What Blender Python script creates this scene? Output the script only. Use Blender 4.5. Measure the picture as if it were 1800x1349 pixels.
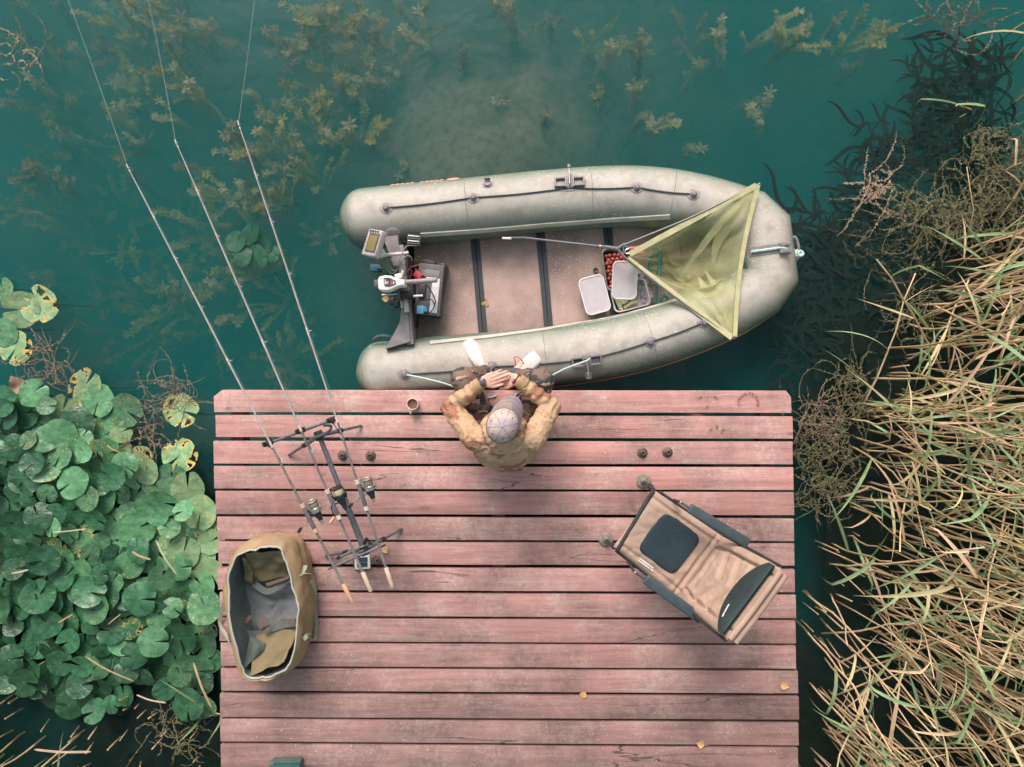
import bpy, bmesh, math, random
from mathutils import Vector, Matrix, noise as mnoise
R = math.radians
random.seed(7)
scene = bpy.context.scene
for o in list(bpy.data.objects):
    bpy.data.objects.remove(o)

# ---------------------------------------------------------------- camera, sky, sun, exposure
CAM_H, FOC = 5.0, 1250.0                       # metres above the jetty boards, focal length in photo pixels
cam_data = bpy.data.cameras.new('camera')
cam_data.sensor_width = 36.0
cam_data.lens = 36.0 * FOC / 1800.0
cam_data.clip_start, cam_data.clip_end = 0.05, 1500.0
cam = bpy.data.objects.new('camera', cam_data)
scene.collection.objects.link(cam)
cam.location = (0, 0, CAM_H)
cam.rotation_euler = (0, 0, 0)
scene.camera = cam

SUN_EL, SUN_AZ = R(41), R(-14)                 # overcast: a broad soft light from the top of the picture
world = bpy.data.worlds.new('World'); scene.world = world
world.use_nodes = True
wn, wl = world.node_tree.nodes, world.node_tree.links
wn.clear()
wout = wn.new('ShaderNodeOutputWorld'); wbg = wn.new('ShaderNodeBackground')
wsky = wn.new('ShaderNodeTexSky'); wsky.sky_type = 'NISHITA'
wsky.sun_disc = False; wsky.sun_elevation = SUN_EL; wsky.sun_rotation = SUN_AZ
wsky.air_density = 1.0; wsky.dust_density = 6.0; wsky.ozone_density = 1.0
whs = wn.new('ShaderNodeHueSaturation'); whs.inputs['Saturation'].default_value = 0.62; whs.inputs['Hue'].default_value = 0.44   # cloud cover greys the sky; hue turned teal to tint shade and reflections
wl.new(wsky.outputs['Color'], whs.inputs['Color']); wl.new(whs.outputs['Color'], wbg.inputs['Color'])
wbg.inputs['Strength'].default_value = 0.098
wl.new(wbg.outputs['Background'], wout.inputs['Surface'])

sun_data = bpy.data.lights.new('sun', 'SUN')
sun_data.energy = 1.4; sun_data.angle = R(26); sun_data.color = (1.0, 0.86, 0.76)
sun = bpy.data.objects.new('sun', sun_data); scene.collection.objects.link(sun)
sun.rotation_euler = (-(math.pi / 2 - SUN_EL), 0, -SUN_AZ)

vs = scene.view_settings
vs.view_transform = 'Standard'; vs.look = 'None'; vs.gamma = 1.0; vs.use_curve_mapping = False
vs.exposure = 0.9
scene.render.engine = 'CYCLES'
scene.cycles.use_denoising = True
scene.cycles.max_bounces = 8
scene.cycles.transparent_max_bounces = 24
scene.cycles.volume_bounces = 1
scene.cycles.caustics_reflective = False
scene.cycles.caustics_refractive = False

# ---------------------------------------------------------------- helpers
COL = scene.collection
OFF = {}                                        # world offset of every parent, so parts can be written in world metres
ZW = -0.40                                      # water level (jetty boards are z = 0)

def P(px, py, z=0.0):
    """photo pixel + height -> world point (the drone looks straight down)"""
    k = (CAM_H - z) / FOC
    return Vector(((px - 900.0) * k, (674.5 - py) * k, z))

def tag(o, label=None, cat=None, group=None, kind=None):
    if label: o['label'] = label
    if cat: o['category'] = cat
    if group: o['group'] = group
    if kind: o['kind'] = kind
    return o

def thing(name, loc, label, cat, group=None):
    o = bpy.data.objects.new(name, None); COL.objects.link(o)
    o.empty_display_size = 0.05
    o.location = loc; OFF[o] = Vector(loc)
    return tag(o, label, cat, group)

def link(name, me, parent=None, loc=None):
    o = bpy.data.objects.new(name, me); COL.objects.link(o)
    if parent is not None: o.parent = parent
    if loc is not None: o.location = loc
    return o

def frame(d, up=Vector((0, 0, 1))):
    d = Vector(d).normalized()
    if abs(d.dot(up)) > 0.98: up = Vector((0, 1, 0))
    a = d.cross(up).normalized(); b = a.cross(d).normalized()
    return a, b, d

class MB:
    def __init__(s): s.v = []; s.f = []
    def add(s, vs_, fs):
        n = len(s.v); s.v += [Vector(x) for x in vs_]; s.f += [tuple(i + n for i in q) for q in fs]; return s
    def box(s, c, size, rot=None, bevel=0.0, seg=2):
        bm = bmesh.new(); bmesh.ops.create_cube(bm, size=1.0)
        bmesh.ops.scale(bm, vec=Vector(size), verts=bm.verts)
        if bevel > 0: bmesh.ops.bevel(bm, geom=bm.edges[:], offset=bevel, segments=seg, profile=0.6, affect='EDGES')
        M_ = Matrix.Translation(Vector(c))
        if rot is not None: M_ = M_ @ (rot if isinstance(rot, Matrix) else Matrix.Rotation(rot, 4, 'Z'))
        bm.transform(M_); bm.verts.index_update()
        s.add([v.co.copy() for v in bm.verts], [[v.index for v in f.verts] for f in bm.faces]); bm.free(); return s
    def tube(s, path, r, n=8, closed=False, caps=True, mitre=False):
        path = [Vector(p) for p in path]; m = len(path)
        rs = r if isinstance(r, (list, tuple)) else [r] * m
        a = None; vs_ = []
        for i, p in enumerate(path):
            if closed: d = path[(i + 1) % m] - path[i - 1]
            else: d = path[min(i + 1, m - 1)] - path[max(i - 1, 0)]
            d = d.normalized() if d.length > 1e-9 else Vector((0, 0, 1))
            if a is None: a, b, _ = frame(d)
            a = (a - d * a.dot(d)); a = a.normalized() if a.length > 1e-6 else frame(d)[0]
            b = d.cross(a); mk = 1.0
            if mitre and 0 < i < m - 1:
                e0, e1 = path[i] - path[i - 1], path[i + 1] - path[i]
                if e0.length > 1e-4 and e1.length > 1e-4: mk = 1 / max(.6, math.cos(e0.angle(e1) / 2))
            for k in range(n):
                t = 2 * math.pi * k / n
                vs_.append(p + (a * math.cos(t) * mk + b * math.sin(t)) * rs[i])
        fs = []
        for i in range(m if closed else m - 1):
            j = (i + 1) % m
            for k in range(n):
                l = (k + 1) % n
                fs.append((i * n + k, i * n + l, j * n + l, j * n + k))
        if caps and not closed:
            fs.append(tuple(range(n - 1, -1, -1))); fs.append(tuple((m - 1) * n + k for k in range(n)))
        return s.add(vs_, fs)
    def rod(s, p0, p1, r0, r1=None, n=10):
        return s.tube([p0, p1], [r0, r0 if r1 is None else r1], n)
    def sphere(s, c, r, nu=16, nv=10, rot=None):
        r = Vector((r, r, r)) if not hasattr(r, '__len__') else Vector(r)
        c = Vector(c); vs_ = []; fs = []
        for j in range(1, nv):
            t = math.pi * j / nv
            for i in range(nu):
                u = 2 * math.pi * i / nu
                p = Vector((r.x * math.sin(t) * math.cos(u), r.y * math.sin(t) * math.sin(u), r.z * math.cos(t)))
                vs_.append(c + (rot @ p if rot is not None else p))
        top = Vector((0, 0, r.z)); bot = -top
        vs_ += [c + (rot @ top if rot is not None else top), c + (rot @ bot if rot is not None else bot)]
        for j in range(nv - 2):
            for i in range(nu):
                k = (i + 1) % nu
                fs.append((j * nu + i, (j + 1) * nu + i, (j + 1) * nu + k, j * nu + k))
        N = (nv - 1) * nu
        for i in range(nu):
            k = (i + 1) % nu
            fs.append((N, i, k)); fs.append((N + 1, (nv - 2) * nu + k, (nv - 2) * nu + i))
        return s.add(vs_, fs)
    def cap(s, p0, r0, p1, r1, n=14):
        """closed tapered capsule"""
        p0, p1 = Vector(p0), Vector(p1); a, b, d = frame(p1 - p0); L = (p1 - p0).length
        path = []; rs = []
        for i in range(1, 5): t = math.pi / 2 * i / 4; path.append(p0 - d * r0 * math.cos(t)); rs.append(r0 * math.sin(t))
        for i in range(0, 4): t = math.pi / 2 * i / 4; path.append(p1 + d * r1 * math.sin(t)); rs.append(r1 * math.cos(t))
        return s.tube(path, rs, n)
    def lathe(s, prof, c, axis=Vector((0, 0, 1)), n=24, closed=False):
        c = Vector(c); a, b, d = frame(axis); vs_ = []; fs = []; m = len(prof)
        for r_, h in prof:
            for k in range(n):
                t = 2 * math.pi * k / n
                vs_.append(c + d * h + (a * math.cos(t) + b * math.sin(t)) * max(r_, 1e-5))
        for i in range(m if closed else m - 1):
            j = (i + 1) % m
            for k in range(n):
                l = (k + 1) % n
                fs.append((i * n + k, i * n + l, j * n + l, j * n + k))
        return s.add(vs_, fs)
    def prism(s, poly, z0, z1, inset=0.0):
        """poly: world points (x, y); top may be inset towards the centroid"""
        n = len(poly); cx = sum(p[0] for p in poly) / n; cy = sum(p[1] for p in poly) / n
        vs_ = [Vector((p[0], p[1], z0)) for p in poly]
        for p in poly:
            q = Vector((p[0] - cx, p[1] - cy)); L = q.length
            q = q * ((L - inset) / L) if L > 0 else q
            vs_.append(Vector((cx + q.x, cy + q.y, z1)))
        fs = [tuple(range(n - 1, -1, -1)), tuple(range(n, 2 * n))]
        fs += [(i, (i + 1) % n, n + (i + 1) % n, n + i) for i in range(n)]
        return s.add(vs_, fs)
    def ribbon(s, path, w, up=Vector((0, 0, 1)), thick=0.0):
        path = [Vector(p) for p in path]; vs_ = []; fs = []; m = len(path)
        ws = w if isinstance(w, (list, tuple)) else [w] * m
        for i, p in enumerate(path):
            d = (path[min(i + 1, m - 1)] - path[max(i - 1, 0)]).normalized()
            a = d.cross(up); a = a.normalized() if a.length > 1e-6 else Vector((1, 0, 0))
            nrm = a.cross(d)
            q = [p - a * ws[i] / 2, p + a * ws[i] / 2]
            if thick > 0: q += [q[1] - nrm * thick, q[0] - nrm * thick]
            vs_ += q
        k = 4 if thick > 0 else 2
        for i in range(m - 1):
            A, B = i * k, (i + 1) * k
            if k == 2: fs.append((A, A + 1, B + 1, B))
            else:
                for e in range(4): fs.append((A + e, A + (e + 1) % 4, B + (e + 1) % 4, B + e))
        if k == 4: fs.append((3, 2, 1, 0)); e = (m - 1) * 4; fs.append((e, e + 1, e + 2, e + 3))
        return s.add(vs_, fs)
    def grid(s, fn, nu, nv, close_u=False):
        vs_ = [fn(i / (nu if close_u else nu - 1), j / (nv - 1)) for j in range(nv) for i in range(nu)]
        fs = []
        for j in range(nv - 1):
            for i in range(nu if close_u else nu - 1):
                k = (i + 1) % nu
                fs.append((j * nu + i, j * nu + k, (j + 1) * nu + k, (j + 1) * nu + i))
        return s.add(vs_, fs)
    def mesh(s, name, off=Vector((0, 0, 0)), smooth=True, angle=40):
        me = bpy.data.meshes.new(name)
        me.from_pydata([tuple(v - off) for v in s.v], [], s.f)
        bm = bmesh.new(); bm.from_mesh(me); bmesh.ops.recalc_face_normals(bm, faces=bm.faces[:]); bm.to_mesh(me); bm.free()
        if smooth:
            me.polygons.foreach_set('use_smooth', [True] * len(me.polygons))
            if angle < 180: me.set_sharp_from_angle(angle=R(angle))
        me.update(); return me
    def build(s, name, mat_, parent=None, smooth=True, angle=40):
        """one mesh object; geometry is in world metres, the origin sits at its base (or at its parent's)"""
        if parent is not None:
            off = OFF.get(parent, Vector((0, 0, 0)))
            o = link(name, s.mesh(name, off, smooth, angle), parent); OFF[o] = off
        else:
            n = len(s.v); off = Vector((sum(v.x for v in s.v) / n, sum(v.y for v in s.v) / n, min(v.z for v in s.v)))
            o = link(name, s.mesh(name, off, smooth, angle)); o.location = off; OFF[o] = off
        if mat_ is not None: o.data.materials.append(mat_)
        return o

def remeshed(mb, voxel, smooth=4, wrinkle=None):
    """union of overlapping closed shapes as ONE continuous skin (voxel remesh + smoothing), world metres"""
    me = mb.mesh('tmp', smooth=False)
    o = bpy.data.objects.new('tmp', me); COL.objects.link(o)
    m = o.modifiers.new('r', 'REMESH'); m.mode = 'VOXEL'; m.voxel_size = voxel
    if smooth:
        m2 = o.modifiers.new('s', 'SMOOTH'); m2.factor = 0.5; m2.iterations = smooth
    dg = bpy.context.evaluated_depsgraph_get()
    ev = o.evaluated_get(dg)
    out = MB(); em = ev.to_mesh()
    out.v = [v.co.copy() for v in em.vertices]; out.f = [tuple(p.vertices) for p in em.polygons]
    if wrinkle:
        nr = [v.normal.copy() for v in em.vertices]
        for i, v in enumerate(out.v): out.v[i] = v + nr[i] * wrinkle(v, nr[i])
    ev.to_mesh_clear(); bpy.data.objects.remove(o); bpy.data.meshes.remove(me)
    return out

def catmull(pts, k=8):
    pts = [Vector(p) for p in pts]; out = []
    for i in range(len(pts) - 1):
        p0, p1, p2, p3 = pts[max(i - 1, 0)], pts[i], pts[i + 1], pts[min(i + 2, len(pts) - 1)]
        for j in range(k):
            t = j / k
            out.append(0.5 * (2 * p1 + (p2 - p0) * t + (2 * p0 - 5 * p1 + 4 * p2 - p3) * t * t + (3 * p1 - p0 - 3 * p2 + p3) * t ** 3))
    out.append(pts[-1]); return out

# ---------------------------------------------------------------- materials
def new_mat(name):
    m = bpy.data.materials.new(name); m.use_nodes = True
    nt = m.node_tree; nt.nodes.clear()
    out = nt.nodes.new('ShaderNodeOutputMaterial')
    return m, nt, out
def nd(nt, t, **kw):
    n = nt.nodes.new(t)
    for k, v in kw.items():
        if k in n.inputs: n.inputs[k].default_value = v
        else: setattr(n, k, v)
    return n
def rgba(c): return (c[0], c[1], c[2], 1.0)
def ramp(nt, src, stops, interp='LINEAR'):
    r = nt.nodes.new('ShaderNodeValToRGB'); nt.links.new(src, r.inputs['Fac']); e = r.color_ramp.elements
    r.color_ramp.interpolation = interp
    while len(e) < len(stops): e.new(0.5)
    for k, (p, c) in enumerate(stops):
        e[k].position = p; e[k].color = rgba(c) if hasattr(c, '__len__') else (c, c, c, 1)
    return r.outputs['Color']
def mixc(nt, fac, a, b, blend='MIX'):
    m = nt.nodes.new('ShaderNodeMix'); m.data_type = 'RGBA'; m.blend_type = blend
    for sock, val in ((m.inputs[0], fac), (m.inputs[6], a), (m.inputs[7], b)):
        if hasattr(val, 'is_linked'): nt.links.new(val, sock)
        elif hasattr(val, '__len__'): sock.default_value = rgba(val)
        else: sock.default_value = val
    return m.outputs[2]
def mth(nt, op, a, b=None, c=None):
    m = nt.nodes.new('ShaderNodeMath'); m.operation = op
    for i, x in enumerate((a, b, c)):
        if x is None: continue
        if hasattr(x, 'is_linked'): nt.links.new(x, m.inputs[i])
        else: m.inputs[i].default_value = x
    return m.outputs[0]
def noise(nt, vec, scale, detail=5, rough=0.55, dist=0.0):
    n = nd(nt, 'ShaderNodeTexNoise', Scale=scale, Detail=detail, Roughness=rough, Distortion=dist)
    if vec is not None: nt.links.new(vec, n.inputs['Vector'])
    return n.outputs['Fac']
def coords(nt, kind='Object', scale=None, rand=False):
    tc = nt.nodes.new('ShaderNodeTexCoord'); v = tc.outputs[kind]
    if rand:
        oi = nt.nodes.new('ShaderNodeObjectInfo'); va = nt.nodes.new('ShaderNodeVectorMath'); va.operation = 'ADD'
        cx = nt.nodes.new('ShaderNodeCombineXYZ')
        s_ = mth(nt, 'MULTIPLY', oi.outputs['Random'], 37.0)
        nt.links.new(s_, cx.inputs[0]); nt.links.new(s_, cx.inputs[1]); nt.links.new(s_, cx.inputs[2])
        nt.links.new(v, va.inputs[0]); nt.links.new(cx.outputs[0], va.inputs[1]); v = va.outputs[0]
    if scale:
        mp = nt.nodes.new('ShaderNodeMapping'); mp.inputs['Scale'].default_value = scale
        nt.links.new(v, mp.inputs['Vector']); v = mp.outputs[0]
    return v
def bsdf(nt, out, col, rough=0.6, metal=0.0, spec=0.5, height=None, bump=0.3, bdist=0.01):
    b = nt.nodes.new('ShaderNodeBsdfPrincipled')
    for sock, val in (('Base Color', col), ('Roughness', rough), ('Metallic', metal), ('Specular IOR Level', spec)):
        if hasattr(val, 'is_linked'): nt.links.new(val, b.inputs[sock])
        elif hasattr(val, '__len__'): b.inputs[sock].default_value = rgba(val)
        else: b.inputs[sock].default_value = val
    if height is not None:
        bp = nt.nodes.new('ShaderNodeBump'); bp.inputs['Strength'].default_value = bump; bp.inputs['Distance'].default_value = bdist
        nt.links.new(height, bp.inputs['Height']); nt.links.new(bp.outputs[0], b.inputs['Normal'])
    nt.links.new(b.outputs[0], out.inputs['Surface']); return b
MATS = {}
def mat(name, c, c2=None, scale=12, rough=0.6, metal=0.0, spec=0.5, bump=0.15, bscale=60, thr=(0.35, 0.65), rand=False, specks=None, stretch=None, bdist=0.004):
    if name in MATS: return MATS[name]
    m, nt, out = new_mat(name); v = coords(nt, 'Object', stretch, rand)
    n1 = noise(nt, v, scale)
    c2 = c2 or tuple(x * 0.72 for x in c)
    col = ramp(nt, n1, [(thr[0], c2), (thr[1], c)])
    if specks:
        sc, lo, cc = specks
        n3 = noise(nt, v, sc, 2, 0.5)
        col = mixc(nt, ramp(nt, n3, [(lo, 0.0), (lo + 0.05, 1.0)]), col, cc)
    n2 = noise(nt, v, bscale, 4)
    rg = mth(nt, 'MULTIPLY_ADD', n1, 0.25, rough - 0.12)
    bsdf(nt, out, col, rg, metal, spec, n2, bump, bdist)
    MATS[name] = m; return m
# ---------------------------------------------------------------- water, lake bed
def water_material():
    m, nt, out = new_mat('lake_water')
    v = coords(nt, 'Object')
    n1 = noise(nt, v, 2.2, 3, 0.5, 0.6); n2 = noise(nt, v, 9.0, 2, 0.5, 0.4)
    h = mth(nt, 'ADD', n1, mth(nt, 'MULTIPLY', n2, 0.16))
    bp = nt.nodes.new('ShaderNodeBump'); bp.inputs['Strength'].default_value = 0.5; bp.inputs['Distance'].default_value = 0.03
    nt.links.new(h, bp.inputs['Height'])
    tr = nt.nodes.new('ShaderNodeBsdfTransparent'); tr.inputs['Color'].default_value = (0.96, 0.99, 0.98, 1)
    gl = nt.nodes.new('ShaderNodeBsdfGlossy'); gl.inputs['Roughness'].default_value = 0.015
    nt.links.new(bp.outputs[0], gl.inputs['Normal'])
    fr = nt.nodes.new('ShaderNodeFresnel'); fr.inputs['IOR'].default_value = 1.33
    nt.links.new(bp.outputs[0], fr.inputs['Normal'])
    mx = nt.nodes.new('ShaderNodeMixShader')
    nt.links.new(fr.outputs[0], mx.inputs[0]); nt.links.new(tr.outputs[0], mx.inputs[1]); nt.links.new(gl.outputs[0], mx.inputs[2])
    nt.links.new(mx.outputs[0], out.inputs['Surface'])
    sc = nt.nodes.new('ShaderNodeVolumeScatter'); sc.inputs['Color'].default_value = (0.006, 0.62, 0.60, 1)
    sc.inputs['Density'].default_value = 1.05; sc.inputs['Anisotropy'].default_value = 0.0
    ab = nt.nodes.new('ShaderNodeVolumeAbsorption'); ab.inputs['Color'].default_value = (0.04, 0.62, 0.62, 1); ab.inputs['Density'].default_value = 0.75
    ad = nt.nodes.new('ShaderNodeAddShader'); nt.links.new(sc.outputs[0], ad.inputs[0]); nt.links.new(ab.outputs[0], ad.inputs[1])
    nt.links.new(ad.outputs[0], out.inputs['Volume'])
    return m
mb = MB().box((0, 0, (ZW - 3.0) / 2), (300, 300, 3.0 + ZW))
water = mb.build('water', water_material(), smooth=False); tag(water, kind='structure')

def bed_z(x, y):
    d = lambda cx, cy, sx, sy: math.exp(-((x - cx) / sx) ** 2 - ((y - cy) / sy) ** 2)
    z = -1.75
    z += 0.98 * d(-0.1, 2.0, 1.35, 1.25) + 0.35 * d(-1.0, 1.1, 0.9, 0.9)
    st = lambda t: (lambda q: q * q * (3 - 2 * q))(max(0.0, min(1.0, t)))
    wx = .40 * mnoise.noise(Vector((x * 1.3, y * 1.3, 11))) + .15 * mnoise.noise(Vector((x * 4, y * 4, 5)))
    shade_mud = max(st((x - 1.80 + wx) / .6) * st((1.0 + wx + .55 * max(0, x - 2.0) - y) / .7), st((-1.35 - y) / .7) * st((2.9 - abs(x + .3)) / 1.0 + 1), st((-.25 - y) / .5) * st((2.0 - abs(x)) / .5))
    shade_mud = max(shade_mud, .93 * st((-.15 - y) / .6) * st((-1.75 - x) / .5))
    z = z * (1 - shade_mud) + (-.443) * shade_mud  # margin raised near the surface so its painted shade reads black
    z += (0.10 - .085 * shade_mud) * mnoise.noise(Vector((x * 0.7, y * 0.7, 3))) + (0.03 - .015 * shade_mud) * mnoise.noise(Vector((x * 3, y * 3, 7)))
    return z
mb = MB()
xs = [-150, -60, -20] + [-9 + 0.15 * i for i in range(121)] + [20, 60, 150]
for y in xs:
    for x in xs: mb.v.append(Vector((x, y, bed_z(x, y))))
n = len(xs)
mb.f = [(j * n + i, j * n + i + 1, (j + 1) * n + i + 1, (j + 1) * n + i) for j in range(n - 1) for i in range(n - 1)]
m, nt, out = new_mat('lake_silt')
v = coords(nt, 'Object')
col = ramp(nt, noise(nt, v, 1.1, 6, 0.6), [(0.3, (0.10, 0.12, 0.085)), (0.55, (0.30, 0.27, 0.19)), (0.8, (0.46, 0.40, 0.30))])
col = mixc(nt, ramp(nt, noise(nt, v, 14, 5), [(0.45, 0.0), (0.7, 0.6)]), col, (0.10, 0.11, 0.06))
sx = nt.nodes.new('ShaderNodeSeparateXYZ'); nt.links.new(v, sx.inputs[0])
peat_shade = ramp(nt, mth(nt, 'ADD', sx.outputs[2], mth(nt, 'MULTIPLY', noise(nt, v, 2.5, 5), .25)), [(.0, 0.0), (1.0, 1.0)])
at = nd(nt, 'ShaderNodeAttribute', attribute_name='peat_shade')
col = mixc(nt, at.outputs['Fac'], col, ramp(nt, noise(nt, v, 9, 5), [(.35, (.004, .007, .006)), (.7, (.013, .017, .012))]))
bsdf(nt, out, col, 0.95, 0, 0.2)
bed = mb.build('lake_bed', m); tag(bed, kind='structure')
at = bed.data.attributes.new('peat_shade', 'FLOAT', 'POINT')                     # shallow margin near black: peat, plus shade under reeds and deck painted in
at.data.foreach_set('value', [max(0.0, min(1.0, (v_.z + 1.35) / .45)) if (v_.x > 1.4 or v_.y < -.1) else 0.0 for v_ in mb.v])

# ---------------------------------------------------------------- jetty
def wood_material(name, tint, dirt):
    m, nt, out = new_mat(name)
    v = coords(nt, 'Object', None, True)
    vs_ = coords(nt, 'Object', (1.0, 16.0, 16.0), True)
    vg = coords(nt, 'Object', (4.0, 130.0, 60.0), True)
    oi = nt.nodes.new('ShaderNodeObjectInfo')
    base = ramp(nt, noise(nt, vs_, 1.6, 6, 0.6), [(0.28, tuple(c * 0.72 for c in tint)), (0.5, tint), (0.75, tuple(min(c * 1.22, 1) for c in tint))])
    # worn, bleached scuffs
    wear = mth(nt, 'MULTIPLY', ramp(nt, noise(nt, v, 2.3, 8, 0.68), [(0.46, 0.0), (0.64, 0.80)]), ramp(nt, noise(nt, v, 34, 5, 0.7), [(0.40, 0.15), (0.62, 1.0)]))
    col = mixc(nt, wear, base, (0.60, 0.46, 0.41))
    wst = mth(nt, 'MULTIPLY', ramp(nt, noise(nt, coords(nt, 'Object', (1.6, 26.0, 10.0), True), 1.0, 6, .7), [(.52, 0.0), (.68, .8)]), ramp(nt, noise(nt, v, 3.0, 5, .6), [(.42, 0.0), (.6, 1.0)]))
    col = mixc(nt, wst, col, (0.60, 0.49, 0.45))
    # grey-brown grime
    gr = mth(nt, 'MULTIPLY', ramp(nt, noise(nt, v, 1.5, 7, 0.65), [(0.50 - dirt * 0.25, 0.0), (0.72 - dirt * 0.2, 0.85)]), ramp(nt, noise(nt, v, 22, 4, 0.7), [(0.3, 0.5), (0.6, 1.0)]))
    col = mixc(nt, gr, col, (0.15, 0.105, 0.095))
    # fine grain
    g = noise(nt, vg, 1.0, 4, 0.7)
    col = mixc(nt, 0.5, col, ramp(nt, g, [(0.25, 0.55), (0.7, 1.0)]), 'MULTIPLY')
    # checks: long thin dark cracks
    vc = coords(nt, 'Object', (0.35, 4.0, 1.0), True)
    ck = mth(nt, 'ABSOLUTE', mth(nt, 'SUBTRACT', noise(nt, vc, 1.0, 4, 0.45, 0.15), 0.5))
    ckm = mth(nt, 'MULTIPLY', ramp(nt, ck, [(0.0012, 1.0), (0.0034, 0.0)]), ramp(nt, noise(nt, coords(nt, 'Object', (1.2, 0.6, 1), True), 1.0, 2), [(0.52, 0.0), (0.60, 1.0)]))
    col = mixc(nt, mth(nt, 'MULTIPLY', ckm, 0.85), col, (0.03, 0.025, 0.025))
    # dark knots
    vk = coords(nt, 'Object', (1.3, 3.4, 1.0), True)
    vo = nd(nt, 'ShaderNodeTexVoronoi', Scale=1.4); nt.links.new(vk, vo.inputs['Vector'])
    kn = ramp(nt, vo.outputs['Distance'], [(0.035, 0.9), (0.11, 0.0)])
    kn = mth(nt, 'MULTIPLY', kn, ramp(nt, noise(nt, v, 60, 3), [(0.4, 0.2), (0.6, 1.0)]))
    col = mixc(nt, mth(nt, 'MULTIPLY', kn, 0.6), col, (0.06, 0.045, 0.04))
    # pale droppings and specks
    sp = ramp(nt, noise(nt, v, 85, 3, 0.6), [(0.66, 0.0), (0.70, 0.85)])
    col = mixc(nt, sp, col, (0.66, 0.60, 0.56))
    br = mth(nt, 'MULTIPLY_ADD', oi.outputs['Random'], 0.30, 0.86)
    hv = nt.nodes.new('ShaderNodeHueSaturation'); nt.links.new(col, hv.inputs['Color']); nt.links.new(br, hv.inputs['Value'])
    h = mth(nt, 'SUBTRACT', mth(nt, 'MULTIPLY', g, 0.5), mth(nt, 'MULTIPLY', ckm, 1.6))
    h = mth(nt, 'ADD', h, mth(nt, 'MULTIPLY', noise(nt, v, 90, 4), 0.4))
    bsdf(nt, out, hv.outputs[0], mth(nt, 'MULTIPLY_ADD', gr, 0.15, 0.68), 0, 0.35, h, 0.45, 0.006)
    return m
WOODS = [wood_material('jetty_wood_red', (0.47, 0.250, 0.225), 0.12),
         wood_material('jetty_wood_worn', (0.44, 0.245, 0.222), 0.28),
         wood_material('jetty_wood_grimy', (0.38, 0.222, 0.203), 0.46)]
DARKWOOD = mat('joist_wood', (0.20, 0.13, 0.10), (0.09, 0.07, 0.06), 5, 0.8, bump=0.4)

jetty = thing('wooden_jetty', (0, -1.3, 0), 'weathered red plank fishing jetty carrying the seated angler', 'jetty')
rl = random.Random(3)
NPL = 21
for i in range(NPL):
    yl = 686.0 + 44.55 * i + rl.uniform(-.8, .8); yr = 687.0 + 44.95 * i + rl.uniform(-.8, .8)
    h = 39.3 + rl.uniform(-0.7, 1.0)
    xl = 374.5 + 0.0235 * (yl - 686) + rl.uniform(-2.5, 2.5) + (4 if i == 1 else 0); xr = 1390.5 + 0.0225 * (yr - 686) + rl.uniform(-2, 2)
    zt = rl.uniform(-0.004, 0.002); zb = -0.046
    a, b, c, d = P(xl, yl), P(xr, yr), P(xr + 0.8, yr + h), P(xl + 0.8, yl + h)
    ctr = (a + b + c + d) / 4
    bm = bmesh.new()
    N = 14
    top = []; 
    for side, (p, q) in enumerate(((a, b), (d, c))):
        row = []
        for k in range(N + 1):
            t = k / N; w = p.lerp(q, t)
            w = w + Vector((0, 0.0022 * mnoise.noise(Vector((w.x * 2.3, i * 3.1 + side * 9, 1))), 0))
            row.append(w)
        top.append(row)
    if i == 0:   # clipped corners of the front board
        top[0][0] = P(xl + 15, yl); top[0][N] = P(xr - 9, yr)
    outline = top[0] + ([P(xr, yr + 11)] if i == 0 else []) + top[1][::-1] + ([P(xl, yl + 12)] if i == 0 else [])
    vt = [bm.verts.new((w.x - ctr.x, w.y - ctr.y, 0)) for w in outline]
    f = bm.faces.new(vt)
    ex = bmesh.ops.extrude_face_region(bm, geom=[f])
    for e in ex['geom']:
        if isinstance(e, bmesh.types.BMVert): e.co.z = zb
    bmesh.ops.recalc_face_normals(bm, faces=bm.faces[:])
    edges = [e for e in bm.edges if all(abs(vv.co.z) < 1e-6 for vv in e.verts)]
    bmesh.ops.bevel(bm, geom=edges, offset=0.004, segments=2, profile=0.6, affect='EDGES')
    me = bpy.data.meshes.new('plank'); bm.to_mesh(me); bm.free()
    me.polygons.foreach_set('use_smooth', [True] * len(me.polygons)); me.set_sharp_from_angle(angle=R(50))
    o = link('plank', me, jetty, (ctr.x, ctr.y + 1.3, zt))
    o.data.materials.append(WOODS[0] if i < 5 else (WOODS[rl.choice([0, 1])] if i < 10 else (WOODS[1] if i < 12 else WOODS[2])))
for px, w in ((412, .09), (876, .09), (1352, .10)):
    x = P(px, 700).x
    MB().box((x, -2.1, -0.115), (w, 4.0, 0.13), bevel=0.006).build('joist', DARKWOOD, jetty)
for px in (520, 1250):
    for y in (-0.3, -1.9, -3.5):
        MB().tube([(P(px, 700).x, y, -2.0), (P(px, 700).x, y, -0.19)], 0.07, 14).build('post', DARKWOOD, jetty)
for y in (-0.3, -1.9, -3.5):
    MB().box((0, y, -0.255), (3.7, 0.09, 0.14), bevel=0.006).build('crossbeam', DARKWOOD, jetty)
RUST = mat('rusty_steel', (0.20, 0.16, 0.13), (0.10, 0.075, 0.06), 40, 0.65, 0.6, bump=0.4)
BLACK = mat('black_plastic', (0.018, 0.022, 0.024), (0.010, 0.012, 0.014), 30, 0.45)
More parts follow.
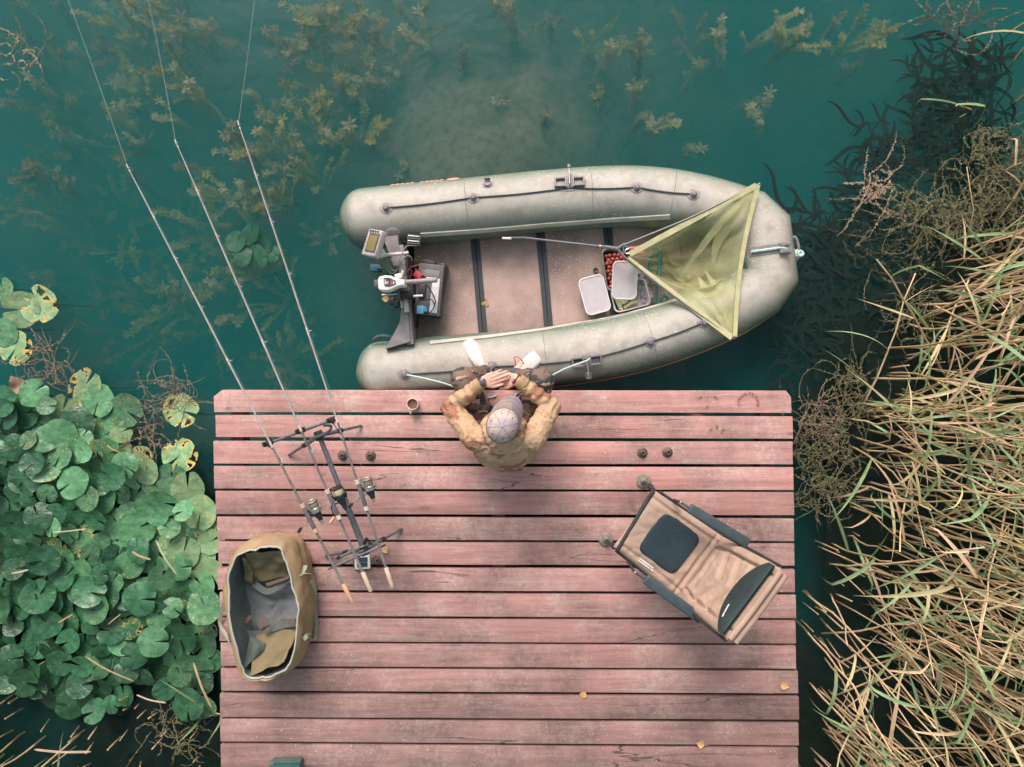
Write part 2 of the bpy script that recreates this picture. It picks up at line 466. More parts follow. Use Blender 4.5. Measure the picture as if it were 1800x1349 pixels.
for px, py in ((603, 801), (652, 801), (1129, 796), (1173, 795), (664, 984)):
    c = P(px, py)
    s = MB().lathe([(0.0, 0.001), (0.036, 0.001), (0.037, 0.006), (0.033, 0.010), (0.020, 0.012), (0.017, 0.016), (0.016, 0.038), (0.012, 0.040), (0.009, 0.038), (0.009, 0.015), (0, 0.014)], c, n=24).build('socket', RUST, jetty)
    MB().lathe([(0.0, 0.030), (0.0088, 0.030), (0.0088, 0.026), (0, 0.026)], c, n=12).build('bore', BLACK, s)
    for k in range(4):
        t = k * math.pi / 2 + 0.6
        MB().lathe([(0, 0.0135), (0.003, 0.0130), (0.0045, 0.0105), (0.0045, 0.006)], c + Vector((math.cos(t) * 0.027, math.sin(t) * 0.027, 0)), n=8).build('screw', RUST, s)

# wet marks left on the boards by a mug and fingers
m, nt, out = new_mat('wet_mark'); v = coords(nt, 'Object')
b = nt.nodes.new('ShaderNodeBsdfPrincipled'); b.inputs['Base Color'].default_value = (.16, .055, .05, 1); b.inputs['Roughness'].default_value = .35
tr = nt.nodes.new('ShaderNodeBsdfTransparent'); mx = nt.nodes.new('ShaderNodeMixShader')
nt.links.new(ramp(nt, noise(nt, v, 60, 4), [(.40, 0.05), (.62, .62)]), mx.inputs[0]); nt.links.new(tr.outputs[0], mx.inputs[1]); nt.links.new(b.outputs[0], mx.inputs[2]); nt.links.new(mx.outputs[0], out.inputs['Surface'])
WET = m
for pts, w in (([(1316 + 17 * math.cos(t), 707 + 15 * math.sin(t)) for t in [R(a) for a in range(150, 395, 15)]], .024), ([(1248, 760), (1252, 751)], .02), ([(1259, 757), (1262, 747)], .02), ([(1268, 762), (1273, 753)], .02), ([(1242, 714), (1246, 716)], .03), ([(1224, 702), (1234, 698)], .02), ([(1255, 697), (1262, 701)], .016)):
    MB().ribbon([P(x, y, .0035) for x, y in pts], w).build('wet_mark', WET, jetty)
# ---------------------------------------------------------------- inflatable boat
def boat_fabric(name, top, fade):
    m, nt, out = new_mat(name); v = coords(nt, 'Object')
    n1 = noise(nt, v, 2.6, 7, 0.6)
    col = ramp(nt, n1, [(0.3, tuple(c * 0.86 for c in top)), (0.7, top)])
    # upward faces paler: uneven dust, with the sky-lit tops put into the colour
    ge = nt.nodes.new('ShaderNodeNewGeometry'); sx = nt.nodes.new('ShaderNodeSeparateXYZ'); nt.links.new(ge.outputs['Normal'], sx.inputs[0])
    dust_lit = mth(nt, 'MULTIPLY', ramp(nt, sx.outputs[2], [(0.50, 0.0), (0.97, 1.0)]), ramp(nt, noise(nt, v, 5, 8, 0.7), [(0.25, 0.62), (0.6, 1.0)]))
    col = mixc(nt, mth(nt, 'MULTIPLY', dust_lit, fade), col, (0.52, 0.48, 0.435))
    sp = ramp(nt, noise(nt, v, 75, 2, 0.5), [(0.62, 0.0), (0.69, 0.85)])
    sp = mth(nt, 'MULTIPLY', sp, ramp(nt, noise(nt, v, 1.6, 4), [(0.42, 0.0), (0.6, 1.0)]))
    col = mixc(nt, sp, col, (0.62, 0.56, 0.50))
    bl = ramp(nt, noise(nt, v, 9, 6, 0.65), [(0.46, 0.0), (0.70, 0.62)])
    col = mixc(nt, bl, col, (0.27, 0.235, 0.18))
    h = mth(nt, 'ADD', mth(nt, 'MULTIPLY', noise(nt, v, 160, 2), 0.25), noise(nt, v, 4, 3))
    bsdf(nt, out, col, mth(nt, 'MULTIPLY_ADD', dust_lit, 0.15, 0.52), 0, 0.4, h, 0.16, 0.01)
    return m
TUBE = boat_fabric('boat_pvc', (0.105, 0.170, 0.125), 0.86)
FIT = mat('fitting_grey', (0.26, 0.235, 0.23), (0.16, 0.15, 0.15), 25, 0.55, rand=True)
DARKPATCH = mat('patch_grey', (0.36, 0.33, 0.33), (0.24, 0.22, 0.22), 45, 0.6)
STRAKE = mat('strake_orange', (0.80, 0.34, 0.24), (0.62, 0.26, 0.19), 12, 0.5)
RAIL = mat('rail_pale', (0.52, 0.50, 0.44), (0.40, 0.40, 0.34), 14, 0.5)
ROPEK = mat('black_rope', (0.07, 0.075, 0.08), (0.025, 0.03, 0.03), 120, 0.8, bump=0.8, bscale=250)
ROPEM = mat('mint_rope', (0.56, 0.74, 0.66), (0.34, 0.52, 0.46), 90, 0.7, bump=0.7, bscale=240)
ROPEG = mat('green_rope', (0.05, 0.23, 0.16), (0.025, 0.14, 0.10), 60, 0.6, bump=0.5, bscale=200)
STEEL = mat('bright_steel', (0.62, 0.60, 0.58), (0.45, 0.44, 0.43), 30, 0.3, 0.9)
WHITEP = mat('white_plastic', (0.78, 0.75, 0.72), (0.70, 0.67, 0.63), 20, 0.4)
GREYP = mat('grey_plastic', (0.10, 0.105, 0.11), (0.06, 0.063, 0.067), 30, 0.5)

boat = thing('inflatable_boat', P(1000, 480, ZW), 'grey-green inflatable boat with wooden floor moored against the jetty', 'boat')
TR = 0.221
up_px = [(600, 390, -.225), (608, 389, -.225), (640, 386, -.23), (740, 376, -.235), (850, 365, -.235), (960, 354, -.232), (1060, 347, -.225), (1140, 348, -.215), (1210, 358, -.20), (1268, 373, -.19)]
bow_px = [(1313, 388, -.18), (1335, 409, -.172), (1345, 486, -.172), (1330, 509, -.178)]
lo_px = [(1284, 538, -.19), (1230, 563, -.20), (1165, 587, -.215), (1090, 608, -.225), (1000, 623, -.232), (880, 635, -.236), (770, 644, -.237), (690, 652, -.235), (660, 655, -.232), (636, 657, -.228), (628, 657.5, -.228)]
bw = [P(*p) for p in bow_px]
CL = catmull([P(*p) for p in up_px], 8) + [bw[0], bw[1], bw[1].lerp(bw[2], .35), bw[1].lerp(bw[2], .65), bw[2], bw[3]] + catmull([P(*p) for p in lo_px], 8)      # mitred panels at the bow
def cl_r(i):
    # rounded cone ends
    L = 0.0; k = min(i, len(CL) - 1 - i); e = CL[0] if i < len(CL) // 2 else CL[-1]
    d = (CL[i] - e).length
    t = min(d / 0.175, 1.0)
    return max(.003, TR * math.sqrt(max(0, 1 - (1 - t) ** 2)))
mb = MB(); path = []; rs = []
for i, c in enumerate(CL): path.append(c); rs.append(cl_r(i))
d0 = (CL[0] - CL[1]).normalized(); d1 = (CL[-1] - CL[-2]).normalized()
path = [CL[0] + d0 * 0.002, CL[0] + d0 * 0.001] + path + [CL[-1] + d1 * 0.001, CL[-1] + d1 * 0.002]
rs = [0.001, 0.002] + rs + [0.002, 0.001]
mb.tube(path, rs, 40, mitre=True)
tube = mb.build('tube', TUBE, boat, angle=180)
def tube_h(x, y):
    best = -9
    for i in range(0, len(CL)):
        c = CL[i]; d2 = (c.x - x) ** 2 + (c.y - y) ** 2; r = rs[i + 2]
        if d2 < r * r: best = max(best, c.z + math.sqrt(r * r - d2))
    if best < -5: return -0.33
    # refine between samples: use nearest segment
    bd = 9; zz = best
    for i in range(len(CL) - 1):
        a, b = CL[i], CL[i + 1]; ab = Vector((b.x - a.x, b.y - a.y)); L2 = ab.length_squared
        if L2 < 1e-9: continue
        t = max(0, min(1, ((x - a.x) * ab.x + (y - a.y) * ab.y) / L2))
        qx, qy = a.x + ab.x * t, a.y + ab.y * t; d2 = (qx - x) ** 2 + (qy - y) ** 2; r = rs[i + 2] * (1 - t) + rs[i + 3] * t
        if d2 < r * r: zz = max(zz, a.z + (b.z - a.z) * t + math.sqrt(r * r - d2))
    return zz
def on_tube(px, py, lift=0.0):
    z = -0.03
    for _ in range(14):
        w = P(px, py, z); z = 0.5 * z + 0.5 * tube_h(w.x, w.y)
    w = P(px, py, z); e = 0.012
    gx = (tube_h(w.x + e, w.y) - tube_h(w.x - e, w.y)) / (2 * e); gy = (tube_h(w.x, w.y + e) - tube_h(w.x, w.y - e)) / (2 * e)
    n_ = Vector((-gx, -gy, 1)).normalized()
    return w + n_ * lift, n_
def disc_on_tube(px, py, r, r2=None, th=0.004):
    """patch glued to the tube, following its curve"""
    c, n_ = on_tube(px, py); a, b, d = frame(n_); mb = MB(); K = 24; rings = [0, .5, .86, 1.0]
    vs_ = []; r2 = r2 or r
    for q in rings:
        for k in range(K):
            t = 2 * math.pi * k / K
            w = c + a * math.cos(t) * r * q + b * math.sin(t) * r2 * q
            z = tube_h(w.x, w.y); w2 = Vector((w.x, w.y, z)) + n_ * (th if q < 0.99 else -0.002)
            vs_.append(w2)
    fs = []
    for j in range(len(rings) - 1):
        for k in range(K):
            l = (k + 1) % K; fs.append((j * K + k, j * K + l, (j + 1) * K + l, (j + 1) * K + k))
    return mb.add(vs_, fs), c, n_
# seams round the cone ends
SEAM = mat('seam_green', (0.20, 0.24, 0.19), None, 20, 0.5)
for i in (11, 30, 46, 60, 84, 98, 114, len(CL) - 12):
    a, b, d = frame(CL[min(i + 1, len(CL) - 1)] - CL[i])
    MB().tube([CL[i] + (a * math.cos(t) + b * math.sin(t)) * (rs[i + 2] + 0.0005) for t in [2 * math.pi * k / 40 for k in range(40)]], 0.0016, 4, closed=True).build('seam', SEAM, tube)
# rubbing strake round the outside
def outer(i, ang, extra=0.0):
    d = CL[min(i + 1, len(CL) - 1)] - CL[max(i - 1, 0)]; out_ = Vector((-d.y, d.x, 0)).normalized()
    return CL[i] + (out_ * math.cos(ang) + Vector((0, 0, 1)) * math.sin(ang)) * (rs[i + 2] + extra)
idx = list(range(10, len(CL) - 10))
seg1 = [i for i in idx if CL[i].y > P(0, 418, -.17).y or i < 60]; cut = max(i for i in idx if CL[i].y > P(0, 424, -.17).y and i < 110)
cut2 = min(i for i in idx if i > cut and CL[i].y < P(0, 478, -.17).y)
for rng in (range(10, cut), range(cut2, len(CL) - 10)):
    MB().tube([outer(i, -0.10, 0.002) for i in rng], 0.0085, 8).build('strake', STRAKE, boat)
# printed lettering on the far side of the upper tube: slanted strokes, then a lozenge
pr = MB()
for k in range(11):
    if k == 5: continue
    x0 = 684 + k * 8.6
    for q in range(3):
        c1, n1 = on_tube(x0 + q * 2.2, 328.6 - (x0 - 684) * 0.098 + 0.0, 0.0025); c2, n2 = on_tube(x0 + 6.0 + q * 1.5, 324.2 - (x0 - 684) * 0.098, 0.0025)
        if q == 1 and k % 3 == 0: continue
        pr.ribbon([c1, c2], 0.011, n1, 0.0015)
lz = [on_tube(785 + 11.5 + 11.5 * math.cos(t), 315.4 + 2.2 * math.sin(t) - 1.3 * math.cos(t), 0.0025)[0] for t in [2 * math.pi * k / 20 for k in range(20)]]
pr.add(lz, [tuple(range(20))])
tag(pr.build('lettering', mat('faded_orange', (.72, .40, .31), (.60, .33, .25), 30, .6), tube), 'slanted orange lettering along the far side', kind='stuff')
# grab-line, patches and fittings
up_pts = [(679, 366), (832, 348), (1001, 331), (1119, 330), (1219, 342)]
lo_pts = [(711, 658), (864, 645), (1030, 632), (1143, 601), (1237, 567)]
for pts in (up_pts, lo_pts):
    ln = []
    for k in range(len(pts) - 1):
        (x0, y0), (x1, y1) = pts[k], pts[k + 1]
        for t in range(12):
            q = t / 12; ln.append(on_tube(x0 + (x1 - x0) * q, y0 + (y1 - y0) * q + 2.0 * math.sin(q * math.pi), 0.006)[0])
    ln.append(on_tube(*pts[-1], 0.006)[0])
    MB().tube(ln, 0.0052, 8).build('grab_line', ROPEK, boat)
for (px, py) in up_pts[:2] + up_pts[3:] + lo_pts[:2] + lo_pts[3:]:
    m_, c, n_ = disc_on_tube(px, py, 0.051, 0.044)
    o = m_.build('line_patch', DARKPATCH, boat)
    MB().lathe([(0.028, 0.002), (0.026, 0.010), (0.018, 0.014), (0.016, 0.026), (0.013, 0.031), (0, 0.032)], c, n_, 18).build('eyelet', FIT, o)
m_, c, n_ = disc_on_tube(857, 324, 0.048, 0.042)
o = m_.build('valve_patch', DARKPATCH, boat)
MB().lathe([(0.030, 0.003), (0.028, 0.016), (0.012, 0.020), (0, 0.020)], c, n_, 18).build('valve', FIT, o)
a, b, d = frame(n_); MB().box(c + n_ * 0.028 + Vector((0, 0.015, 0)), (0.042, 0.016, 0.012), bevel=0.004).build('valve_tab', BLACK, o)
for k, (px, py) in enumerate(((1001, 322), (1031, 634))):
    m_, c, n_ = disc_on_tube(px, py, 0.122, 0.072)
    o = m_.build('oarlock_base', DARKPATCH, boat)
    s = 1 if k == 0 else -1
    ax = Vector((1, 0.03, 0)) if k == 0 else Vector((1, 0.13, 0)).normalized(); ay = n_.cross(ax).normalized(); ax = ay.cross(n_).normalized()
    M_ = Matrix((ax, ay, n_)).transposed().to_4x4()
    b_ = MB()
    for sx in (-1, 1):
        for (dx, dy, w, h) in ((.062, .030, .075, .012), (.062, -.030, .075, .012), (.100, 0, .012, .07), (.026, 0, .012, .085)):
            b_.box(c + ax * dx * sx + ay * dy + n_ * 0.014, (w, h, 0.026), M_, 0.003)
    b_.build('oarlock_frame', FIT, o)
    MB().rod(c + ay * -.02 + n_ * .02, c + ay * .105 * s + n_ * 0.045, 0.008).build('oar_pin', STEEL, o)
    MB().lathe([(0.0, -.012), (0.013, -.012), (0.013, .012), (0, .012)], c + ay * .105 * s + n_ * 0.045, ay, 12).build('pin_cap', FIT, o)
    if k == 1:
        MB().tube([c + ay * -.1 + n_ * .05 + ax * .022 * math.cos(t) + ay * .022 * math.sin(t) for t in [2 * math.pi * q / 20 for q in range(20)]], 0.0035, 6, closed=True).build('pull_ring', STEEL, o)
# rails glued along the inner flanks
for pts, w in (([(739, 413), (850, 405), (960, 395), (1080, 386), (1178, 381)], 0.036), ([(756, 604), (860, 593), (960, 580), (1060, 562), (1130, 546), (1190, 529)], 0.034)):
    ln = []; nn = []
    for k in range(len(pts) - 1):
        for t in range(8):
            q = t / 8; c, n_ = on_tube(pts[k][0] + (pts[k + 1][0] - pts[k][0]) * q, pts[k][1] + (pts[k + 1][1] - pts[k][1]) * q, 0.010); ln.append(c); nn.append(n_)
    c, n_ = on_tube(*pts[-1], 0.010); ln.append(c); nn.append(n_)
    rb = MB()
    vs_ = []; fs = []
    for i, p in enumerate(ln):
        d = (ln[min(i + 1, len(ln) - 1)] - ln[max(i - 1, 0)]).normalized(); a = d.cross(nn[i]).normalized(); h = a * w / 2
        vs_ += [p - h, p + h, p + h - nn[i] * 0.02, p - h - nn[i] * 0.02]
    for i in range(len(ln) - 1):
        for e in range(4): fs.append((i * 4 + e, i * 4 + (e + 1) % 4, i * 4 + 4 + (e + 1) % 4, i * 4 + 4 + e))
    fs += [(3, 2, 1, 0), tuple(len(vs_) - 4 + e for e in range(4))]
    rb.add(vs_, fs).build('seat_rail', RAIL, boat)
# floor panels, joint strips, hull skin
FLOORM = mat('floor_ply', (0.44, 0.315, 0.275), (0.19, 0.135, 0.115), 2.6, 0.75, bump=0.35, thr=(0.3, 0.62), specks=(95, 0.635, (0.56, 0.45, 0.40)), rand=True)
RUBBER = mat('black_rubber', (0.045, 0.058, 0.065), (0.03, 0.038, 0.042), 40, 0.7)
ZF = -0.33
def q4(pts, z): return [(P(x, y, z).x, P(x, y, z).y) for x, y in pts]
sl = [(725, 735), (833, 851), (948, 966), (1066, 1082), (1190, 1210)]
ytop = [430, 420, 412, 400, 405]; ybot = [600, 588, 574, 556, 530]
for k in range(4):
    MB().prism(q4([(sl[k][0] + 1, ytop[k] - 30), (sl[k + 1][0] - 1, ytop[k + 1] - 30), (sl[k + 1][1] - 1, ybot[k + 1] + 30), (sl[k][1] + 1, ybot[k] + 30)], ZF), ZF - 0.014, ZF - rl.uniform(0, .001)).build('floor_panel', FLOORM, boat)
MB().prism(q4([(sl[4][0] + 1, ytop[4] - 30), (1290, 420), (1310, 470), (1280, 510), (sl[4][1] + 1, ybot[4] + 30)], ZF), ZF - 0.014, ZF).build('floor_panel', FLOORM, boat)
for k in (1, 2, 3):
    for s_ in (-4.2, 4.2):
        p0, p1 = P(sl[k][0] + s_, ytop[k] - 20, ZF + .001), P(sl[k][1] + s_, ybot[k] + 20, ZF + .001)
        MB().ribbon([p0 + Vector((0, 0, .006)), p1 + Vector((0, 0, .006))], 0.031, thick=0.006).build('joint_strip', RUBBER, boat)
MB().prism(q4([(705, 400), (1100, 370), (1300, 410), (1330, 470), (1290, 520), (1000, 605), (715, 630)], -.385), -.41, -.375).build('hull_skin', RUBBER, boat)
# transom
TRANS = mat('transom_grey', (0.25, 0.23, 0.23), (0.13, 0.125, 0.13), 7, 0.6, bump=0.3, specks=(80, .69, (.5, .46, .43)))
pa, pb = P(704, 432, -.06), P(722, 606, -.06)
ctr = (pa + pb) / 2; ang = math.atan2(pb.y - pa.y, pb.x - pa.x)
MB().box((ctr.x, ctr.y, -.21), ((pb - pa).length, 0.05, 0.36), ang, 0.006).build('transom', TRANS, boat)
for poly, z1, ins in (([(671, 414), (700, 411), (706, 470), (692, 471)], -.025, 0.012), ([(676, 616), (723, 603), (717, 536), (706, 537), (700, 566)], -.015, 0.012)):
    MB().prism(q4(poly, z1), -.30, z1, ins).build('transom_bracket', TRANS, boat)
for (px, py, r) in ((690, 412, 0.062), (712, 606, 0.064)):
    m_, c, n_ = disc_on_tube(px, py, r, r); m_.build('round_patch', DARKPATCH, boat)
c = P(674, 597, -.02)
hp = [P(657, 601, -.12), P(659, 595, -.10), P(668, 591, -.09), P(684, 592, -.09), P(690, 594, -.10)]
MB().tube(catmull(hp, 5), 0.011, 8).build('carry_handle', GREYP, boat)
# vented block by the transom
vb = MB(); c = P(727, 422, -.02)
vb.box(c + Vector((0, 0, -.03)), (0.092, 0.075, 0.05), -0.1, 0.004); vbo = vb.build('vent_block', GREYP, boat)
for k in range(4): MB().box(c + Vector((0, -.026 + k * .0175, 0)), (0.078, 0.007, 0.008), -0.1, 0.002).build('slat', WHITEP if k % 2 else GREYP, vbo)
# bow handle with strap
m_, c, n_ = disc_on_tube(1382, 437, 0.05, 0.045); o = m_.build('bow_fitting', DARKPATCH, boat)
for sgn in (-1, 1): MB().box(on_tube(1376, 437 + sgn * 6, 0.02)[0], (0.075, 0.028, 0.036), 0.1, 0.008).build('bow_lug', FIT, o)
hp = [P(1391, 420, -.13), P(1398, 418, -.13), P(1403, 432, -.13), P(1404, 448, -.13), P(1399, 459, -.13), P(1394, 458, -.14)]
MB().tube(catmull(hp, 5), 0.012, 8).build('bow_handle', FIT, boat)
for dy in (-5.5, 5.5):
    MB().ribbon([on_tube(1318 + 6 * k, 441 - 0.55 * k + dy + 2.4 * (1 - k / 11), 0.004)[0] for k in range(11)], 0.022, thick=0.004).build('strap', FIT, boat)

# ---------------------------------------------------------------- mooring ropes
def rope(name, pts, r, m_, label, k=8, cat_='rope', group=None):
    o = MB().tube(catmull(pts, k), r, 8).build(name, m_); return tag(o, label, cat_, group)
bow = [on_tube(1322 + 6 * k, 441 - 0.6 * k + 2.2 * (1 - k / 10), 0.014)[0] for k in range(9)] + [P(1381, 437, .06), P(1388, 441, .02), P(1392, 449, -.06), P(1396, 441, -.07), P(1392, 438, -.06), P(1396, 446, -.08), P(1401, 440, -.07), P(1397, 450, -.07)]
t = 0
bow += [P(1407 + 4.2 * math.cos(a), 446 + 4.2 * math.sin(a), -.08 + .012 * a / 6.28) for a in [k * 0.7 for k in range(16)]]
rope('painter_rope', bow, 0.0095, ROPEM, 'mint green rope knotted through the bow handle', 5)
rope('mooring_rope', [on_tube(716, 659, 0.02)[0], P(725, 661, .02), P(780, 674, .06), P(830, 692, .012), P(858, 699, .006), P(872, 696, .006)], 0.006, ROPEM, 'pale mint cord from the stern patch to behind the left knee')
rope('mooring_rope', [P(1037, 630, 0.05), P(1030, 635, .045), P(990, 650, .05), P(950, 672, .03), P(912, 690, .008), P(905, 696, .006)], 0.006, ROPEM, 'pale mint cord from the lower oarlock to the right knee')
rope('pink_cord', [P(899, 660, .0), P(906, 640, .05), P(904, 630, .06), P(909, 627, .06), P(917, 633, .06), P(921, 641, .03)], 0.0045, mat('pink_cord', (0.70, 0.17, 0.17), None, 50, .5), 'thin red cord looped beside the right white shoe')
rope('coiled_rope', [P(1150 + 10 * math.cos(t * .8) + t * .4, 470 + 26 * math.sin(t * .8) - 10 * math.sin(t * .23), -.25 + .02 * math.sin(t)) for t in range(8)] + [P(1155, 500, -.27), P(1153, 530, -.29), P(1160, 548, -.29), P(1175, 530, -.28), P(1166, 520, -.28), P(1160, 545, -.30), P(1185, 540, -.29)], 0.012, ROPEG, 'dark green rope coiled beneath the landing net', 7)

# ---------------------------------------------------------------- motor on the transom
motor = thing('outboard_motor', P(690, 500, -.05), 'white-topped electric outboard motor clamped on the transom', 'boat motor')
hz = 0.20
hd = [(664, 490), (667, 486), (675, 484), (687, 484.5), (697, 489.5), (704, 491), (711.5, 491.5), (711.5, 502.5), (704, 503), (698, 504.5), (689, 509), (680, 512), (668, 511), (664, 507)]
bm = bmesh.new(); vv = [bm.verts.new(P(x, y, hz)) for x, y in hd]; f = bm.faces.new(vv)
ex = bmesh.ops.extrude_face_region(bm, geom=[f])
for e in ex['geom']:
    if isinstance(e, bmesh.types.BMVert): e.co.z = hz - 0.085
bmesh.ops.recalc_face_normals(bm, faces=bm.faces[:])
bmesh.ops.bevel(bm, geom=[e for e in bm.edges if all(q.co.z > hz - .001 for q in e.verts)], offset=0.014, segments=4, profile=.5, affect='EDGES')
mb = MB(); bm.verts.index_update(); mb.add([q.co.copy() for q in bm.verts], [[q.index for q in f.verts] for f in bm.faces]); bm.free()
head = mb.build('head', WHITEP, motor)
NAVY = mat('panel_navy', (0.035, 0.06, 0.075), None, 20, .4); RED = mat('red_plastic', (0.62, 0.06, 0.075), None, 30, .4)
lab = [(674, 489), (683, 488.2), (688, 490), (695.5, 494), (695.5, 500), (689, 503), (684, 504.5), (677, 504), (674.5, 500)]
MB().prism(q4(lab, hz + .003), hz + .0005, hz + .003).build('label_panel', NAVY, head)
for (x, y, w, h, m_) in ((677, 496, 1.4, 9, WHITEP), (680.5, 497, 4, 5, mat('pink_print', (.72, .36, .36), None, 30, .5)), (688.5, 497, 3.2, 7, RED), (692, 497, 1.6, 5, WHITEP)):
    s_ = (CAM_H - hz) / FOC; MB().box(P(x, y, hz + .0042), (w * s_, h * s_, .0016)).build('print_mark', m_, head)
MB().box(P(662, 499, hz - .04), (0.03, 0.05, 0.035), bevel=.005).build('rear_plug', GREYP, motor)
MB().rod(P(711, 496.5, hz - .035), P(768, 492.5, hz - .005), 0.0165, 0.0175, 16).build('tiller', mat('tiller_grey', (.30, .26, .26), None, 30, .5), motor)
MB().rod(P(690, 498, hz - .08), P(690, 498, -1.0), 0.016, n=14).build('shaft', GREYP, motor)
MB().sphere(Vector((P(690, 498, -.5).x, P(690, 498, -.5).y, -1.0)), (.14, .045, .045)).build('pod', BLACK, motor)
for k, (x, y, sx, sy, z, m_) in enumerate(((713, 516, .085, .075, -.005, GREYP), (702, 516, .02, .10, .04, GREYP), (725, 510, .014, .10, .03, BLACK), (715, 520, .10, .045, .03, BLACK))):
    MB().box(P(x, y, z), (sx, sy, .09), .08, .006).build('clamp_bracket', m_, motor)
for k in range(5): MB().rod(P(703, 504 + 4 * k, .075), P(724, 504.5 + 4 * k, .075), .0035).build('clamp_rib', BLACK, motor)
MB().rod(P(671, 519, .06), P(716, 516, .07), .006).build('tilt_lever', STEEL, motor)
MB().rod(P(726, 521, .06), P(743, 520, .05), .008).build('clamp_screw', WHITEP, motor)
MB().box(P(714, 537, .0), (.034, .10, .02), .13, .005).build('clamp_plate', RAIL, motor)
MB().box(P(706, 533, .0), (.016, .07, .02), .10, .004).build('clamp_plate', RAIL, motor)
MB().box(P(700, 486, .12), (.045, .035, .03), .2, .008).build('hinge_block', WHITEP, motor)
MB().box(P(707, 482, .12), (.018, .05, .03), -.3, .006).build('hinge_block', RAIL, motor)
for (x, y) in ((690, 530), (698, 535)): MB().box(P(x, y, -.08), (.05, .05, .06), .3, .012).build('lower_clamp', BLACK, motor)

# fish finder
ff = thing('fish_finder', P(680, 440, -.03), 'grey fish finder with amber screen tilted on a bracket at the stern', 'fish finder')
tl = Matrix.Rotation(-.30, 4, 'Z') @ Matrix.Rotation(R(-38), 4, 'Y')
fc = P(658, 429, .14)
fb = MB().box(fc, (0.145, 0.19, 0.055), tl, .014, 3).build('housing', mat('finder_grey', (.44, .40, .39), (.33, .30, .30), 20, .5), ff)
nrm = tl.to_3x3() @ Vector((0, 0, 1)); lx = tl.to_3x3() @ Vector((1, 0, 0)); ly = tl.to_3x3() @ Vector((0, 1, 0))
bz = MB().box(fc + nrm * .0285 + lx * .012, (0.105, 0.135, 0.004), tl, .0015).build('bezel', GREYP, fb)
MB().box(fc + nrm * .0315 + lx * .012 - ly * .005, (0.082, 0.108, 0.003), tl, .001).build('screen', mat('amber_screen', (.26, .19, .075), (.20, .15, .06), 6, .25), fb)
for k in range(4): MB().box(fc + nrm * .030 - ly * -.08 + lx * (-.04 + k * .026), (.016, .012, .008), tl, .003).build('button', GREYP, fb)
MB().box(P(671, 446, .06), (.05, .05, .05), .5, .01).build('swivel', WHITEP, ff)
MB().rod(P(672, 449, .05), P(718, 445, .03), .013, n=12).build('arm', mat('arm_pale', (.62, .56, .52), None, 20, .5), ff)
MB().rod(P(672, 449, .05), P(690, 452, -.05), .011, n=10).build('post', GREYP, ff)
bk = MB()
def cable(name, pts, r, m_, parent): return MB().tube(catmull(pts, 7), r, 6).build(name, m_, parent)
GREYC = mat('cable_grey', (.20, .20, .19), None, 40, .5); BLACKC = mat('cable_black', (.02, .022, .025), None, 40, .5)
cable('cable', [P(672, 452, .05), P(680, 462, -.02), P(690, 475, .0), P(700, 474, .02), P(706, 460, .04), P(716, 450, .05), P(724, 455, .03), P(722, 466, .0)], .005, GREYC, ff)
cable('cable', [P(670, 455, .03), P(676, 468, -.02), P(688, 481, .0), P(697, 476, .02), P(702, 458, .05), P(714, 434, .03), P(732, 433, -.03)], .0045, GREYC, ff)
cable('cable', [P(713, 432, .0), P(717, 448, .04), P(724, 458, .02), P(720, 472, .0), P(712, 484, .03)], .0055, BLACKC, ff)
MB().box(P(661, 472, -.25), (.085, .055, .05), -.05, .012).build('transducer', mat('deep_blue', (.02, .10, .16), None, 30, .5), ff)
MB().rod(P(664, 472, -.22), P(676, 472, -.06), .008).build('transducer_arm', GREYP, ff)

# battery
bat = thing('boat_battery', P(757, 510, ZF), 'dark battery with a red terminal cap and clips on the boat floor', 'battery')
ba = -0.10
bz0 = ZF + .0
MB().box(P(757, 512, -.22), (.185, .37, .19), ba, .010).build('case', GREYP, bat)
MB().box(P(775, 510, -.235), (.045, .37, .17), ba - .05, .010).build('tray', BLACK, bat)
MB().box(P(748, 466, -.22), (.16, .06, .17), ba - .1, .014).build('end_box', BLACK, bat)
MB().box(P(764, 520, -.122), (.055, .25, .006), ba, .001).build('silver_label', mat('silver_label', (.56, .57, .57), (.44, .46, .46), 40, .35), bat)
MB().box(P(757, 481, -.122), (.13, .05, .006), ba, .001).build('lid_plate', mat('plate_grey', (.22, .215, .22), None, 60, .5), bat)
MB().box(P(735, 484, -.10), (.058, .046, .045), -.6, .005).build('terminal_cap', RED, bat)
MB().box(P(739, 545, -.10), (.05, .058, .035), -.05, .005).build('terminal_clip', mat('sky_blue', (.16, .42, .60), None, 30, .4), bat)
MB().box(P(747, 544, -.105), (.03, .04, .02), .3, .005).build('clip_jaw', mat('sky_blue_dark', (.05, .25, .40), None, 30, .4), bat)
MB().box(P(742, 512, -.115), (.05, .10, .02), ba, .008).build('carry_recess', BLACK, bat)
MB().box(P(756, 489, -.112), (.05, .010, .008), ba).build('sticker', WHITEP, bat)
cable('cable', [P(749, 500, -.05), P(758, 512, -.09), P(765, 530, -.10), P(760, 545, -.10), P(748, 556, -.12), P(741, 562, -.2)], .004, BLACKC, bat)
cable('cable', [P(735, 530, -.08), P(745, 528, -.09), P(758, 527, -.09), P(764, 536, -.10)], .004, BLACKC, bat)
cable('cable', [P(720, 489, -.05), P(724, 480, -.03), P(722, 470, -.02), P(745, 465, -.10)], .004, RED, bat)
MB().box(P(731, 556, -.24), (.035, .17, .16), -.12, .008).build('side_board', BLACK, bat)

